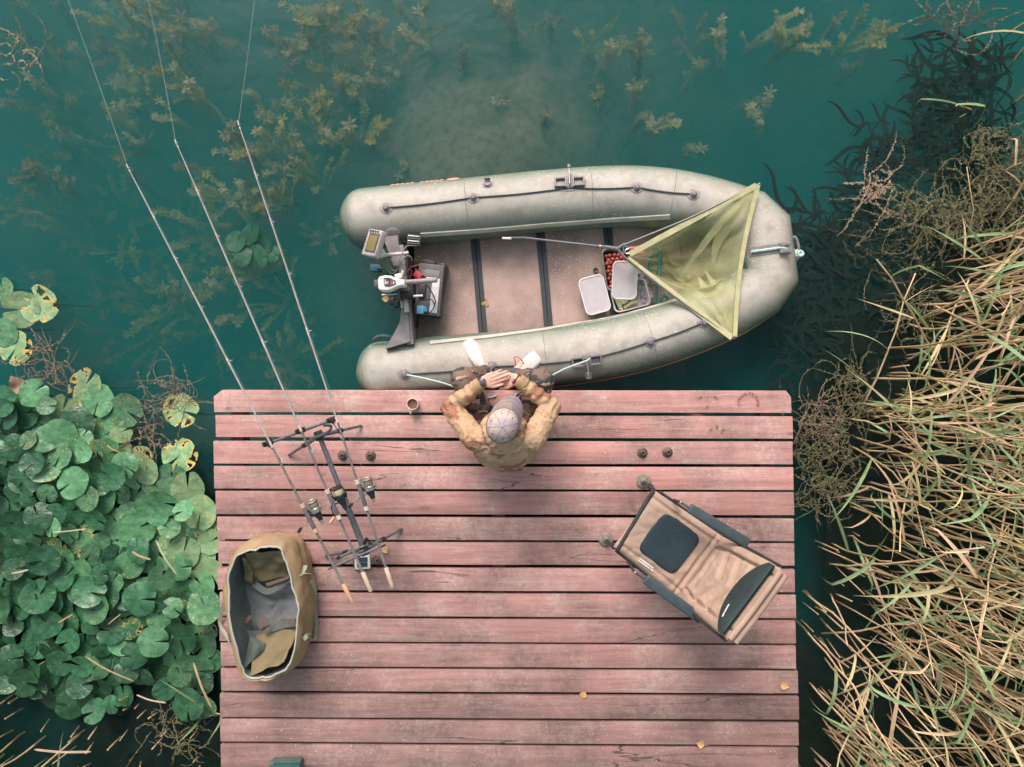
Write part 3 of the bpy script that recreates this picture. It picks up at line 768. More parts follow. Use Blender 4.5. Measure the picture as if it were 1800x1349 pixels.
# ---------------------------------------------------------------- bait tubs
def rrect(w, h, r, n=6):
    out_ = []
    for cx, cy, a0 in ((w / 2 - r, h / 2 - r, 0), (-w / 2 + r, h / 2 - r, 90), (-w / 2 + r, -h / 2 + r, 180), (w / 2 - r, -h / 2 + r, 270)):
        for k in range(n + 1):
            t = R(a0 + 90 * k / n); out_.append((cx + r * math.cos(t), cy + r * math.sin(t)))
    return out_
def tub(name, c, w, h, ang, depth, m_, label, cat_='bait tub'):
    t_ = thing(name, c, label, cat_)
    Rm = Matrix.Rotation(ang, 3, 'Z'); c = Vector(c)
    def ring(s_, z): return [c + Rm @ Vector((x, y, 0)) * 1 + Vector((0, 0, z)) for x, y in rrect(w * s_, h * s_, .035 * s_)]
    rings = [ring(.90, 0.001), ring(1.0, depth), ring(1.05, depth), ring(1.05, depth - .008), ring(1.015, depth - .008)]
    rings_in = [ring(.97, depth - .0), ring(.88, .006)]
    b_ = MB(); K = len(rings[0])
    allr = [rings[0], rings[4], rings[3], rings[2], rings_in[0], rings_in[1]]
    vs_ = [p for r_ in allr for p in r_]; fs = []
    for j in range(len(allr) - 1):
        for k in range(K): l = (k + 1) % K; fs.append((j * K + k, j * K + l, (j + 1) * K + l, (j + 1) * K + k))
    fs.append(tuple(range(K - 1, -1, -1))); fs.append(tuple((len(allr) - 1) * K + k for k in range(K)))
    b_.add(vs_, fs).build('tub_body', m_, t_, angle=35)
    return t_, Rm
def clear_plastic(name, col, alpha):
    m, nt, out = new_mat(name)
    b = nt.nodes.new('ShaderNodeBsdfPrincipled'); b.inputs['Roughness'].default_value = .35
    v = coords(nt, 'Object'); cc = ramp(nt, noise(nt, v, 18, 5), [(.3, tuple(x * .88 for x in col)), (.7, col)]); nt.links.new(cc, b.inputs['Base Color'])
    tr = nt.nodes.new('ShaderNodeBsdfTransparent'); mx = nt.nodes.new('ShaderNodeMixShader'); mx.inputs[0].default_value = alpha
    nt.links.new(tr.outputs[0], mx.inputs[1]); nt.links.new(b.outputs[0], mx.inputs[2]); nt.links.new(mx.outputs[0], out.inputs['Surface'])
    return m
FROST = clear_plastic('frosted_plastic', (.74, .69, .72), .74)
FROSTL = clear_plastic('frosted_lid', (.72, .68, .72), .70)
GREENTUB = mat('green_grey_tub', (.20, .225, .205), (.14, .16, .15), 20, .5)
BAIT = mat('red_bait', (.50, .115, .085), (.34, .07, .055), 40, .6, rand=True)
def bait_balls(t_, Rm, c, w, h, z, n_, seed, r=0.0155):
    rr = random.Random(seed); b_ = MB(); c = Vector(c)
    nx = int(w / (2 * r)); ny = int(h / (1.8 * r))
    for lay in range(2):
        for j in range(ny):
            for i in range(nx):
                x = -w / 2 + r + i * 2 * r + (r if j % 2 else 0) + rr.uniform(-.004, .004); y = -h / 2 + r + j * 1.8 * r + rr.uniform(-.004, .004)
                if abs(x) > w / 2 - r * .6: continue
                b_.sphere(c + Rm @ Vector((x, y, 0)) + Vector((0, 0, z + lay * .02 + rr.uniform(-.005, .006))), r * rr.uniform(.9, 1.05), 8, 6)
    o = b_.build('bait_balls', BAIT, t_, angle=180); o['kind'] = 'stuff'; return o
# open tub of round red bait
c1 = P(1083, 475, ZF); a1 = R(8)
t1, Rm1 = tub('bait_tub', c1, .20, .30, a1, .10, GREENTUB, 'dark green tub filled with round red bait balls under the net spreader')
bait_balls(t1, Rm1, c1, .175, .275, .045, 0, 4)
# frosted tub with its lid on
c2 = P(1042, 522, ZF); a2 = R(15)
t2, Rm2 = tub('bait_tub', c2, .165, .255, a2, .11, FROST, 'closed frosted white tub standing alone on the boat floor')
bait_balls(t2, Rm2, c2, .135, .225, .05, 0, 9)
def lid(name, c, w, h, ang, m_, parent=None, label=None):
    Rm = Matrix.Rotation(ang, 3, 'Z') if not isinstance(ang, Matrix) else ang
    b_ = MB(); K = 28
    o1 = [Vector((x, y, 0)) for x, y in rrect(w, h, .04)]; 
    seq = [(1.0, -.010), (1.0, .003), (.985, .006), (.94, .006), (.925, .001), (0.3, .0015)]
    vs_ = []; 
    for s_, z in seq: vs_ += [Vector(c) + Rm @ Vector((p.x * s_, p.y * s_, z)) for p in o1]
    K = len(o1); fs = []
    for j in range(len(seq) - 1):
        for k in range(K): l = (k + 1) % K; fs.append((j * K + k, j * K + l, (j + 1) * K + l, (j + 1) * K + k))
    fs.append(tuple((len(seq) - 1) * K + k for k in range(K)))
    o = b_.add(vs_, fs).build(name, m_, parent, angle=30)
    rim = MB().tube([Vector(c) + Rm @ Vector((p.x * .992, p.y * .992, .003)) for p in o1], .0042, 6, closed=True).build('lid_rim', WHITEP, o)
    if label: tag(o, label, 'lid')
    return o
lid('tub_lid', c2 + Vector((0, 0, .118)), .185, .275, a2, FROSTL, t2)
# loose lid lying over the red bait
lid('tub_lid', P(1098, 493, -.215), .180, .275, Matrix.Rotation(R(-2), 3, 'Z') @ Matrix.Rotation(R(4), 3, 'X'), FROSTL, None, 'loose frosted lid lying over the tub of red bait')
# shallow tub with odds and ends
c3 = P(1105, 521, ZF); a3 = R(14)
t3, Rm3 = tub('bait_tub', c3, .265, .20, a3, .065, mat('milky_tub', (.60, .57, .58), (.48, .46, .48), 30, .4), 'shallow milky tub holding yellow-green bait packets and crumbs')
LIME = mat('lime_foam', (.62, .68, .28), (.70, .62, .20), 30, .6); PALEG = mat('pale_green_foam', (.62, .74, .56), None, 30, .6)
def in3(x, y, z): return c3 + Rm3 @ Vector((x, y, 0)) + Vector((0, 0, z))
for k, (x, y, w, h, an, m_) in enumerate(((-.095, -.03, .03, .10, .2, PALEG), (-.072, -.02, .035, .06, .5, LIME), (-.045, -.025, .04, .05, .3, PALEG), (-.02, -.065, .09, .022, .35, LIME), (.02, -.06, .06, .02, .1, LIME), (-.085, -.08, .02, .03, .7, LIME))):
    tag(MB().box(in3(x, y, .03 + .002 * k), (w, h, .022), a3 + an, .008).build('bait_packet', m_, t3), None)
MB().lathe([(.026, 0), (.026, .012), (.020, .013), (.018, .004), (0, .004)], in3(-.005, .015, .02), n=20).build('line_spool', GREYP, t3)
MB().sphere(in3(-.005, -.025, .03), .012, 10, 8).build('bait_ball', BAIT, t3)
b_ = MB(); rr = random.Random(8)
for k in range(150): b_.box(in3(rr.uniform(.01, .11), rr.uniform(-.05, .08), .012 + rr.uniform(0, .012)), (rr.uniform(.003, .012), rr.uniform(.003, .008), .004), rr.uniform(0, 3))
o = b_.build('bait_crumbs', mat('crumbs', (.55, .50, .50), (.20, .19, .20), 300, .8), t3, smooth=False); o['kind'] = 'stuff'
# crumpled clear bag
def crumple(name, px0, py0, w, h, z, amp, seed, m_, label, cat_, rz=0.0):
    c = P(px0, py0, z); b_ = MB(); Rm = Matrix.Rotation(rz, 3, 'Z')
    def f(u, v_):
        x, y = (u - .5) * w, (v_ - .5) * h; q = Vector((x * 22 + seed, y * 22, seed))
        e = min(u, 1 - u, v_, 1 - v_) * 5; e = min(e, 1)
        z_ = amp * (abs(mnoise.noise(q)) * 1.6 + .8 * abs(mnoise.noise(q * 2.1))) * (.25 + .75 * e)
        return c + Rm @ Vector((x + .012 * mnoise.noise(q * 1.3), y + .012 * mnoise.noise(q * 1.7 + Vector((5, 5, 5))), z_))
    return tag(b_.grid(f, 26, 26).build(name, m_, angle=180), label, cat_)
crumple('plastic_bag', 1133, 512, .10, .22, ZF + .005, .06, 3, clear_plastic('clear_bag', (.66, .62, .66), .62), 'crumpled clear plastic bag beside the shallow tub', 'plastic bag', .35)
crumple('bait_bag', 1132, 490, .15, .11, ZF + .005, .05, 11, clear_plastic('grey_bag', (.50, .46, .46), .7), 'grey crumpled bait bag partly under the net edge', 'plastic bag', .1)
MB_ring = MB().tube([P(1047, 475, ZF + .012) + Vector((.014 * math.cos(t), .016 * math.sin(t), 0)) for t in [2 * math.pi * k / 18 for k in range(18)]], .006, 8, closed=True).build('ring_weight', mat('dark_green_plastic', (.05, .10, .08), None, 30, .4)); tag(MB_ring, 'small dark green ring on the boat floor left of the red bait', 'ring')
# red-handled tool lying under the net apex
tool = thing('pliers', P(1118, 440, -.2), 'pair of pliers with pink-red grips under the net apex', 'pliers')
PINK = mat('pink_grip', (.68, .22, .22), (.56, .15, .16), 20, .45)
MB().cap(P(1107, 437, -.22), .012, P(1133, 434, -.22), .013).build('grip', PINK, tool)
MB().cap(P(1113, 446, -.22), .012, P(1131, 444.5, -.22), .013).build('grip', PINK, tool)
MB().tube(catmull([P(1107, 437, -.22), P(1100, 440, -.225), P(1100, 446, -.225), P(1112, 446, -.22)], 4), .007).build('jaw', STEEL, tool)

# ---------------------------------------------------------------- landing net
def net_material():
    m, nt, out = new_mat('net_mesh'); v = coords(nt, 'Object')
    b = nt.nodes.new('ShaderNodeBsdfPrincipled'); b.inputs['Roughness'].default_value = .8
    nt.links.new(ramp(nt, noise(nt, v, 9, 5), [(.3, (.50, .53, .27)), (.7, (.64, .63, .36))]), b.inputs['Base Color'])
    tl_ = nt.nodes.new('ShaderNodeBsdfTranslucent'); tl_.inputs['Color'].default_value = (.60, .60, .32, 1)
    m1 = nt.nodes.new('ShaderNodeMixShader'); m1.inputs[0].default_value = .3; nt.links.new(b.outputs[0], m1.inputs[1]); nt.links.new(tl_.outputs[0], m1.inputs[2])
    # mesh far finer than a pixel: open area varies a little with stretch
    tr = nt.nodes.new('ShaderNodeBsdfTransparent'); mx = nt.nodes.new('ShaderNodeMixShader')
    vw = nd(nt, 'ShaderNodeTexVoronoi', Scale=330.0, feature='DISTANCE_TO_EDGE'); nt.links.new(v, vw.inputs['Vector'])
    op = mth(nt, 'MULTIPLY', ramp(nt, noise(nt, v, 7, 4), [(.3, .50), (.7, .74)]), ramp(nt, vw.outputs['Distance'], [(.02, .55), (.12, 1.0)]))
    nt.links.new(op, mx.inputs[0]); nt.links.new(m1.outputs[0], mx.inputs[1]); nt.links.new(tr.outputs[0], mx.inputs[2])
    nt.links.new(mx.outputs[0], out.inputs['Surface']); return m
NET = net_material()
HEM = mat('net_hem', (.50, .48, .27), (.38, .38, .20), 18, .8, bump=.4, bscale=200)
net = thing('landing_net', P(1100, 450, -.15), 'olive triangular landing net spread over the bow of the boat', 'landing net')
nA, nB, nC = P(1101, 452, -.09), P(1337, 322, .075), P(1291, 597, .06)
def relaxed(mb, nu, nv, it):
    for _ in range(it):
        z = [p.z for p in mb.v]
        for j in range(1, nv - 1):
            for i in range(1, nu - 1):
                k = j * nu + i; mb.v[k].z = (z[k] * 2 + z[k - 1] + z[k + 1] + z[k - nu] + z[k + nu]) / 6
    return mb
def net_pt(u, v_):
    e = nB.lerp(nC, v_) + Vector((-.030 * math.sin(math.pi * v_), 0, -.02 * math.sin(math.pi * v_)))
    p = nA.lerp(e, u)
    ins = u * (1 - u) * 2.2 * (1 - (2 * v_ - 1) ** 2) * 1.6
    plB = math.sin(math.atan2(p.y - nB.y, p.x - nB.x) * 24) ; plC = math.sin(math.atan2(p.y - nC.y, p.x - nC.x) * 26)
    f1 = math.sin(v_ * 17 + 2 * mnoise.noise(Vector((u * 2, v_ * 3, 2)))) * .5 + .5 * math.sin(v_ * 31 + u * 3)
    f2 = mnoise.noise(Vector((p.x * 4, p.y * 4, 5))) + .6 * mnoise.noise(Vector((p.x * 9, p.y * 9, 1)))
    z = p.z - .30 * min(1, ins) + .045 * f1 * min(1, ins * 1.6) + .05 * f2 * min(1, ins * 1.5)
    z += .016 * (plB * max(0, 1 - 1.6 * v_) + plC * max(0, 1.6 * v_ - .6)) * min(1, ins * 5)
    fl = tube_h(p.x, p.y) + .014 + .010 * (1 + plB * (1 - v_) + plC * v_) * min(1, ins * 4)
    return Vector((p.x, p.y, max(z, fl)))
relaxed(MB().grid(net_pt, 110, 110), 110, 110, 3).build('net_cloth', NET, net, angle=180)
# loose bag of the net, gathered in folds
def bag_pt(u, v_):
    px0 = 1172 + 92 * u; py0 = 455 + 30 * math.sin(u * 3.1) + 62 * (v_ - .5) + 28 * u
    p = P(px0, py0, -.2)
    e = min(1, 6 * min(u, 1 - u, v_, 1 - v_))
    g = Vector((u * 3.2, v_ * 2.6, 9)); fold = .05 + .06 * mnoise.noise(g) + .035 * math.sin(v_ * 15 + u * 5 + 3 * mnoise.noise(g * .8)) + .02 * mnoise.noise(g * 3)
    q = Vector((p.x + .05 * mnoise.noise(Vector((u * 3, v_ * 3, 1))), p.y + .05 * mnoise.noise(Vector((u * 3, v_ * 3, 7))), 0))
    return Vector((q.x, q.y, max(ZF + .02, tube_h(q.x, q.y) + .012) + e * max(0, fold)))
relaxed(MB().grid(bag_pt, 60, 60), 60, 60, 5).build('net_bag', NET, net, angle=180)
def fold_strip(pts, w0, w1, seed):
    ln = catmull(pts, 8); n_ = len(ln)
    return MB().ribbon([p + Vector((0, 0, .012 * mnoise.noise(p * 9))) for p in ln], [w0 + (w1 - w0) * math.sin(math.pi * (i / (n_ - 1)) ** .8) for i in range(n_)])
for pts, w in (([P(1290, 595, .07), P(1262, 548, .03), P(1240, 510, -.05), P(1228, 488, -.12)], .075), ([P(1289, 594, .072), P(1276, 540, .03), P(1258, 505, -.06), P(1240, 478, -.12)], .06), ([P(1334, 326, .085), P(1290, 380, .03), P(1262, 425, -.06), P(1252, 470, -.12)], .085), ([P(1334, 327, .085), P(1268, 392, .0), P(1225, 446, -.10), P(1195, 490, -.2)], .05)):
    fold_strip(pts, .008, w, 1).build('net_fold', NET, net, angle=180)
MB().ribbon([P(1107 + (1330 - 1107) * t, 447 + (326 - 447) * t, -.085 + .16 * t + .012) for t in [k / 16 for k in range(17)]], .040, thick=.010).build('hem', HEM, net)
MB().ribbon([P(1103 + (1287 - 1103) * t, 455 + (594 - 455) * t, -.085 + .15 * t + .012) for t in [k / 16 for k in range(17)]], .040, thick=.010).build('hem', HEM, net)
MB().ribbon([P(1333 + (1292 - 1333) * t - 9 * math.sin(math.pi * t), 325 + (592 - 325) * t, .085 - .02 * math.sin(math.pi * t)) for t in [k / 20 for k in range(21)]], .030, thick=.008).build('hem', HEM, net)
CARB = mat('carbon_grey', (.15, .155, .165), (.10, .105, .11), 40, .4)
MB().tube(catmull([P(1085, 438, -.08), P(1104, 428, -.07), P(1220, 380, .01), P(1336, 323, .08)], 6), .0075).build('arm', CARB, net)
MB().tube(catmull([P(1085, 438, -.08), P(1098, 452, -.07), P(1190, 525, .0), P(1291, 596, .07)], 6), .0075).build('arm', CARB, net)
sb = MB().rod(P(1062, 434, -.085), P(1086, 438, -.08), .013, .017, 12); sb.rod(P(1085, 438, -.08), P(1099, 428, -.075), .013, .009); sb.rod(P(1085, 438, -.08), P(1096, 449, -.075), .013, .009)
sb.rod(P(1097, 430, -.075), P(1095, 447, -.078), .006); sb.build('spreader_block', CARB, net)
MB().rod(P(918, 418, -.14), P(1064, 434.5, -.086), .0085, .0095, 12).build('handle', CARB, net)
MB().rod(P(1053, 433, -.09), P(1057, 433.6, -.088), .0125, n=12).build('ferrule', mat('brass', (.62, .38, .18), None, 30, .35, .7), net)
MB().cap(P(884, 419, -.12), .008, P(897, 419.5, -.12), .010).build('butt_cap', WHITEP, net)
MB().rod(P(890, 419, -.12), P(920, 418.2, -.14), .009).build('handle_end', CARB, net)
# ---------------------------------------------------------------- rod pod
PODM = mat('pod_grey', (.15, .165, .18), (.10, .11, .12), 40, .45, .3)
pod = thing('rod_pod', P(600, 870), 'dark grey rod pod with three bite alarms holding the rods', 'rod pod')
fj, rj = P(561, 766, .34), P(641, 968, .30)
MB().rod(fj, fj.lerp(rj, .47), .0165, n=14).build('main_bar', PODM, pod)
MB().rod(fj.lerp(rj, .45), rj, .021, n=14).build('bar_sleeve', PODM, pod)
for jc, tips in ((fj, ((508, 800), (634, 749))), (rj, ((573, 977), (705, 930)))):
    MB().box(jc, (.05, .065, .05), .35, .008).build('leg_joint', BLACK, pod)
    for (x, y) in tips:
        e = P(x, y, .012); a = jc + Vector((0, 0, -.03))
        MB().rod(a, a.lerp(e, .5), .014, n=12).build('leg', PODM, pod)
        MB().rod(a.lerp(e, .45), e, .010, n=12).build('leg_extension', PODM, pod)
        MB().rod(a.lerp(e, .42), a.lerp(e, .52), .017, n=12).build('leg_collar', BLACK, pod)
        MB().rod(e, e + (e - a).normalized() * .018 + Vector((0, 0, -.004)), .009, .002).build('leg_spike', STEEL, pod)
al = [P(474, 779, .43), P(531, 757, .44), P(585, 738, .45)]
MB().rod(al[0], al[2], .0095, n=10).build('buzz_bar', PODM, pod)
MB().tube(catmull([P(545, 772, .38), P(566, 765, .39), P(580, 757, .40), P(581, 749, .41), P(568, 748, .42)], 5), .009).build('buzz_arm', PODM, pod)
WHITEB = mat('bobbin_white', (.82, .80, .78), None, 30, .4)
hang = [P(495, 811, .30), P(549, 793, .30), P(601, 768, .31)]
for a, hgr in zip(al, hang):
    o = MB().box(a + Vector((0, 0, .025)), (.052, .036, .06), .37, .010).build('bite_alarm', BLACK, pod)
    for sx in (-1, 1): MB().box(a + Vector((sx * .017, sx * .006, .062)), (.012, .03, .028), .37, .004).build('alarm_ear', BLACK, o)
    MB().lathe([(.012, 0), (.010, .004), (0, .005)], a + Vector((.012, -.02, .03)), Vector((.3, -.9, .3)), 12).build('speaker', GREYP, o)
    MB().rod(a + Vector((0, -.01, .02)), hgr, .0028, n=6).build('hanger_arm', BLACK, pod)
    MB().cap(hgr + Vector((-.003, .006, 0)), .012, hgr + Vector((.003, -.008, 0)), .012).build('bobbin', WHITEB, pod)
rb = [P(583, 998, .36), P(629, 978, .36), P(676, 958, .36)]
MB().rod(rb[0], rb[2], .009).build('rear_bar', PODM, pod)
MB().rod(P(592, 982, .33), P(655, 953, .33), .0085).build('rear_bar', PODM, pod)
for t in (.06, .94): MB().rod(P(592, 982, .33).lerp(P(655, 953, .33), t) + Vector((0, 0, -.012)), P(592, 982, .33).lerp(P(655, 953, .33), t) + Vector((0, 0, .018)), .013).build('bar_knob', BLACK, pod)
MB().rod(P(641, 966, .31), P(632, 972, .345), .011).build('rear_post', PODM, pod)
for a in rb:
    for sx in (-1, 1): MB().rod(a, a + Vector((sx * .014, sx * .005, .03)), .004, n=6).build('rod_rest', BLACK, pod)
MB().rod(P(640, 956, .33), P(645, 947, .35), .012).build('bar_knob', BLACK, pod)

# ---------------------------------------------------------------- rods, reels and lines
BLANK = mat('rod_blank', (.22, .205, .19), (.13, .12, .115), 14, .35)
BLANKT = mat('rod_tip_pale', (.50, .45, .43), (.38, .34, .33), 14, .4)
CORK = mat('cork_grip', (.66, .52, .41), (.54, .40, .30), 50, .75, bump=.3); CORK2 = mat('cork_grip_tan', (.62, .40, .24), (.50, .31, .18), 50, .75, bump=.3)
SEAT = mat('reel_seat_grey', (.14, .14, .145), None, 40, .4)
RING = mat('guide_ring', (.66, .62, .58), None, 30, .35, .6)
REELK = mat('reel_black', (.02, .024, .026), (.012, .014, .016), 40, .3)
REELS = mat('reel_silver', (.60, .57, .54), (.42, .40, .38), 30, .25, .85)
LINEM = mat('spool_line', (.22, .20, .14), (.14, .125, .09), 200, .5); LINEY = mat('spool_line_pale', (.50, .46, .28), (.42, .38, .22), 200, .5)
NYLON = mat('nylon_line', (.34, .36, .28), (.28, .30, .23), 20, .4)
WRAP = mat('thread_wrap', (.70, .60, .52), None, 40, .5)
def make_rod(butt, tip, zb, zt, reel_px, dark, label, tan, line_end, shift):
    b, t = P(*butt, zb), P(*tip, zt)
    rod_ = thing('fishing_rod', b, label, 'fishing rod', 'three rods on the pod')
    L = (t - b).length; a_, u_, d_ = frame(t - b)            # a_ to the right of the rod, u_ up
    pt = lambda s: b + d_ * s
    MB().tube([pt(.0), pt(.006), pt(.135), pt(.142)], [.011, .0145, .0145, .010], 14).build('butt_grip', CORK2 if tan else CORK, rod_)
    hl = 1.15
    MB().tube([pt(.14), pt(.5), pt(hl)], [.0088, .0082, .0066], 12).build('handle_section', BLANK, rod_)
    MB().tube([pt(hl), pt(2.0), pt(L)], [.0062, .0048, .0027], 10).build('blank', BLANKT, rod_)
    rs_ = (P(*reel_px, zb + .06) - b).dot(d_)
    sb_ = MB().tube([pt(rs_ - .11), pt(rs_ - .10), pt(rs_ + .05), pt(rs_ + .06)], [.010, .0135, .0135, .010], 14).build('reel_seat', SEAT, rod_)
    for s in (rs_ - .125, rs_ + .055): MB().tube([pt(s), pt(s + .028)], [.0155, .0155], 14).build('grip_ring', CORK2 if tan else WRAP, rod_)
    MB().tube([pt(hl - .02), pt(hl + .02)], .0078, 12).build('ferrule', WRAP, rod_)
    # guides stand on top of the blank, rings shrinking towards the tip
    gs = [1.30, 1.72, 2.08, 2.40, 2.68, L - .01]; rr_ = [.016, .012, .009, .0075, .0065, .008]
    for s, r_ in zip(gs, rr_):
        if s > L: continue
        c = pt(s) + a_ * (r_ + .006) * .8 - u_ * .006 if s < L - .05 else pt(s)
        g = MB().tube([c + (a_ * math.cos(q) + u_ * math.sin(q)) * r_ for q in [2 * math.pi * k / 14 for k in range(14)]], .0022, 6, closed=True).build('guide', RING, rod_)
        for ds in (-.022, .022):
            MB().rod(pt(s + ds), c, .0017, n=5).build('guide_foot', RING, g)
        MB().tube([pt(s - .025), pt(s + .025)], [.0058, .0058] if s < 2 else [.0042, .0042], 8).build('wrap', WRAP, rod_)
    # fixed-spool reel, hanging to the right of the rod
    rc = pt(rs_) + a_ * .056 - u_ * .02
    reel = bpy.data.objects.new('reel', None); COL.objects.link(reel); reel.parent = rod_; reel.empty_display_size = .03; OFF[reel] = OFF[rod_]
    MB().tube([pt(rs_ + .03) + a_ * .008, pt(rs_) + a_ * .028 - u_ * .01, rc - d_ * .01], [.006, .008, .012], 10).build('foot', REELK, reel)
    bd = MB().cap(rc - d_ * .075, .012, rc - d_ * .005, .027)
    bd.cap(rc - d_ * .035, .022, rc - d_ * .015 - a_ * .01, .022); bd.build('gear_case', REELK, reel)
    MB().lathe([(.012, -.012), (.033, -.010), (.036, -.002), (.034, .008), (.016, .010)], rc, d_, 22).build('rotor', REELK if dark else REELS, reel)
    MB().lathe([(.014, .006), (.036, .008), (.037, .014), (.030, .017), (.028, .020), (.028, .056), (.030, .058), (.036, .062), (.034, .068), (.018, .072), (0, .073)], rc, d_, 24).build('spool', REELK if dark else REELS, reel)
    MB().lathe([(.0292, .021), (.0305, .025), (.0305, .052), (.0292, .055)], rc, d_, 24).build('wound_line', LINEY if dark else LINEM, reel)
    MB().tube(catmull([rc + a_ * .038 - d_ * .008, rc + a_ * .044 + d_ * .02, rc + a_ * .034 + u_ * .02 + d_ * .075, rc + u_ * .03 + d_ * .082, rc - a_ * .034 + u_ * .02 + d_ * .072, rc - a_ * .042 + d_ * .02, rc - a_ * .038 - d_ * .008], 5), .0028, 6).build('bail_arm', REELS if not dark else REELK, reel)
    for s_ in (-1, 1): MB().tube([rc + a_ * s_ * .036 - d_ * .012, rc + a_ * s_ * .041 + d_ * .02], [.007, .005], 8).build('bail_mount', REELS if not dark else REELK, reel)
    MB().cap(rc - d_ * .085 + u_ * .004, .009, rc - d_ * .07, .014).build('rear_cap', REELS if not dark else REELK, reel)
    # crank, to the left under the rod
    k0 = rc - d_ * .03; 
    if dark:
        cr = [k0 - a_ * .03, k0 - a_ * .075, k0 - a_ * .085 - d_ * .05, k0 - a_ * .075 - d_ * .075]; kn = (k0 - a_ * .085 - d_ * .075, k0 - a_ * .125 - d_ * .10); km = CORK2
    else:
        cr = [k0 - a_ * .03, k0 - a_ * .075, k0 - a_ * .09 - d_ * .02, k0 - a_ * .13 - d_ * .03]; kn = (k0 - a_ * .13 - d_ * .028, k0 - a_ * .165 - d_ * .05); km = REELK
    MB().tube(catmull(cr, 4), .0042, 6).build('crank', REELK if dark else REELS, reel)
    MB().tube([kn[0], kn[0].lerp(kn[1], .3), kn[1]], [.005, .011, .010] if not dark else [.010, .011, .010], 10).build('crank_knob', km, reel)
    # line: reel to the first guide, along the rings, then out over the water
    pts = [rc + d_ * .06 + a_ * .0, pt(1.30) + a_ * .018 - u_ * .004] + [pt(s) + a_ * .008 for s in gs[1:-1]] + [pt(L)]
    MB().tube(pts, .0009, 4).build('line_along_rod', NYLON, rod_)
    e = P(*line_end, ZW + .002)
    n_ = 14; MB().tube([t.lerp(e, k / n_) + Vector((0, 0, -.12 * math.sin(math.pi * k / n_))) for k in range(n_ + 1)], .0009, 4).build('cast_line', NYLON, rod_)
    return rod_
make_rod((620, 1060), (224, 293), .41, .82, (539, 905), False, 'leftmost fishing rod, tan cork butt, silver reel', True, (-60, -420), 0)
make_rod((652, 1040), (309, 250), .41, .84, (582, 880), True, 'middle fishing rod with black reel and tan crank knob', False, (150, -420), 0)
make_rod((690, 1033), (419, 217), .41, .84, (633, 863), False, 'rightmost fishing rod, pale cork butt, silver reel', False, (470, -420), 0)

# solar gadget under the rear bar
sg = thing('solar_lamp', P(636, 989), 'small white square solar lamp under the middle rod butt', 'solar lamp')
MB().box(P(636, 988, .015), (.118, .100, .030), .06, .012, 3).build('base', GREYP, sg)
MB().box(P(637, 988, .033), (.110, .098, .012), .06, .012, 3).build('rim', WHITEP, sg)
for k in range(2): MB().box(P(637, 984 + 9 * k, .0405), (.072, .032, .004), .06).build('solar_cell', mat('solar_blue', (.04, .055, .09), (.03, .04, .07), 40, .25), sg)

# ---------------------------------------------------------------- mug
mug = thing('coffee_mug', P(728, 710), 'white mug of coffee standing on the front plank', 'mug')
c = P(728, 710, .002)
ENAM = mat('cream_enamel', (.72, .62, .56), (.66, .57, .51), 20, .3)
MB().lathe([(0, .002), (.032, .002), (.037, .008), (.039, .085), (.041, .088), (.0375, .089), (.0355, .084), (.034, .010), (0, .008)], c, n=32).build('cup', ENAM, mug)
MB().lathe([(.0352, .066), (0, .066)], c, n=32).build('coffee', mat('coffee', (.20, .095, .06), (.17, .08, .05), 20, .25), mug)
MB().tube(catmull([c + Vector((-.010, -.036, .072)), c + Vector((-.016, -.062, .070)), c + Vector((-.016, -.066, .045)), c + Vector((-.010, -.038, .022))], 6), .0055, 8).build('handle', ENAM, mug)

# ---------------------------------------------------------------- fallen leaves
LEAFM = mat('dry_leaf', (.62, .40, .19), (.44, .25, .10), 25, .7, bump=.3, rand=True)
def dry_leaf(px, py, z, s, ang, label, tilt=.15):
    b_ = MB(); K = 9; vs_ = []; fs = []
    Rm = Matrix.Rotation(ang, 3, 'Z') @ Matrix.Rotation(tilt, 3, 'X'); c = P(px, py, z)
    for i in range(K):
        t = i / (K - 1); w = s * .48 * math.sin(math.pi * t ** .75) * (1.1 - .3 * t) + .0004
        for k in (-1, -.5, 0, .5, 1): vs_.append(c + Rm @ Vector((w * k, s * (t - .4), .10 * s * (k * k) + .05 * s * math.sin(t * 5))))
    for i in range(K - 1):
        for k in range(4): a = i * 5 + k; fs.append((a, a + 1, a + 6, a + 5))
    l = thing('fallen_leaf', c, label, 'leaf')
    b_.add(vs_, fs).build('blade', LEAFM, l, angle=180)
    MB().tube([c + Rm @ Vector((0, -.4 * s, .002)), c + Rm @ Vector((.06 * s, -.62 * s, .004)), c + Rm @ Vector((.02 * s, -.85 * s, .002))], .0012 + s * .01, 5).build('stalk', LEAFM, l)
dry_leaf(1025, 1221, .006, .055, R(-25), 'dry tan leaf on the deck left of centre near the bottom')
dry_leaf(1378, 1205, .008, .062, R(-100), 'curled tan leaf by the right edge of the jetty', .4)
dry_leaf(1232, 1308, .006, .062, R(70), 'dry tan leaf on the lower boards left of the jetty corner')
dry_leaf(676, 966, .012, .055, R(215), 'dry tan leaf beside the right rear pod leg')
dry_leaf(853, 534, ZF + .006, .055, R(-10), 'small dry leaf on the boat floor by the left joint strip', .3)
dry_leaf(678, 525, ZW + .008, .058, R(85), 'yellow leaf floating behind the motor')
dry_leaf(737, 455, ZF + .03, .05, R(30), 'brown leaf lodged beside the battery', .3)

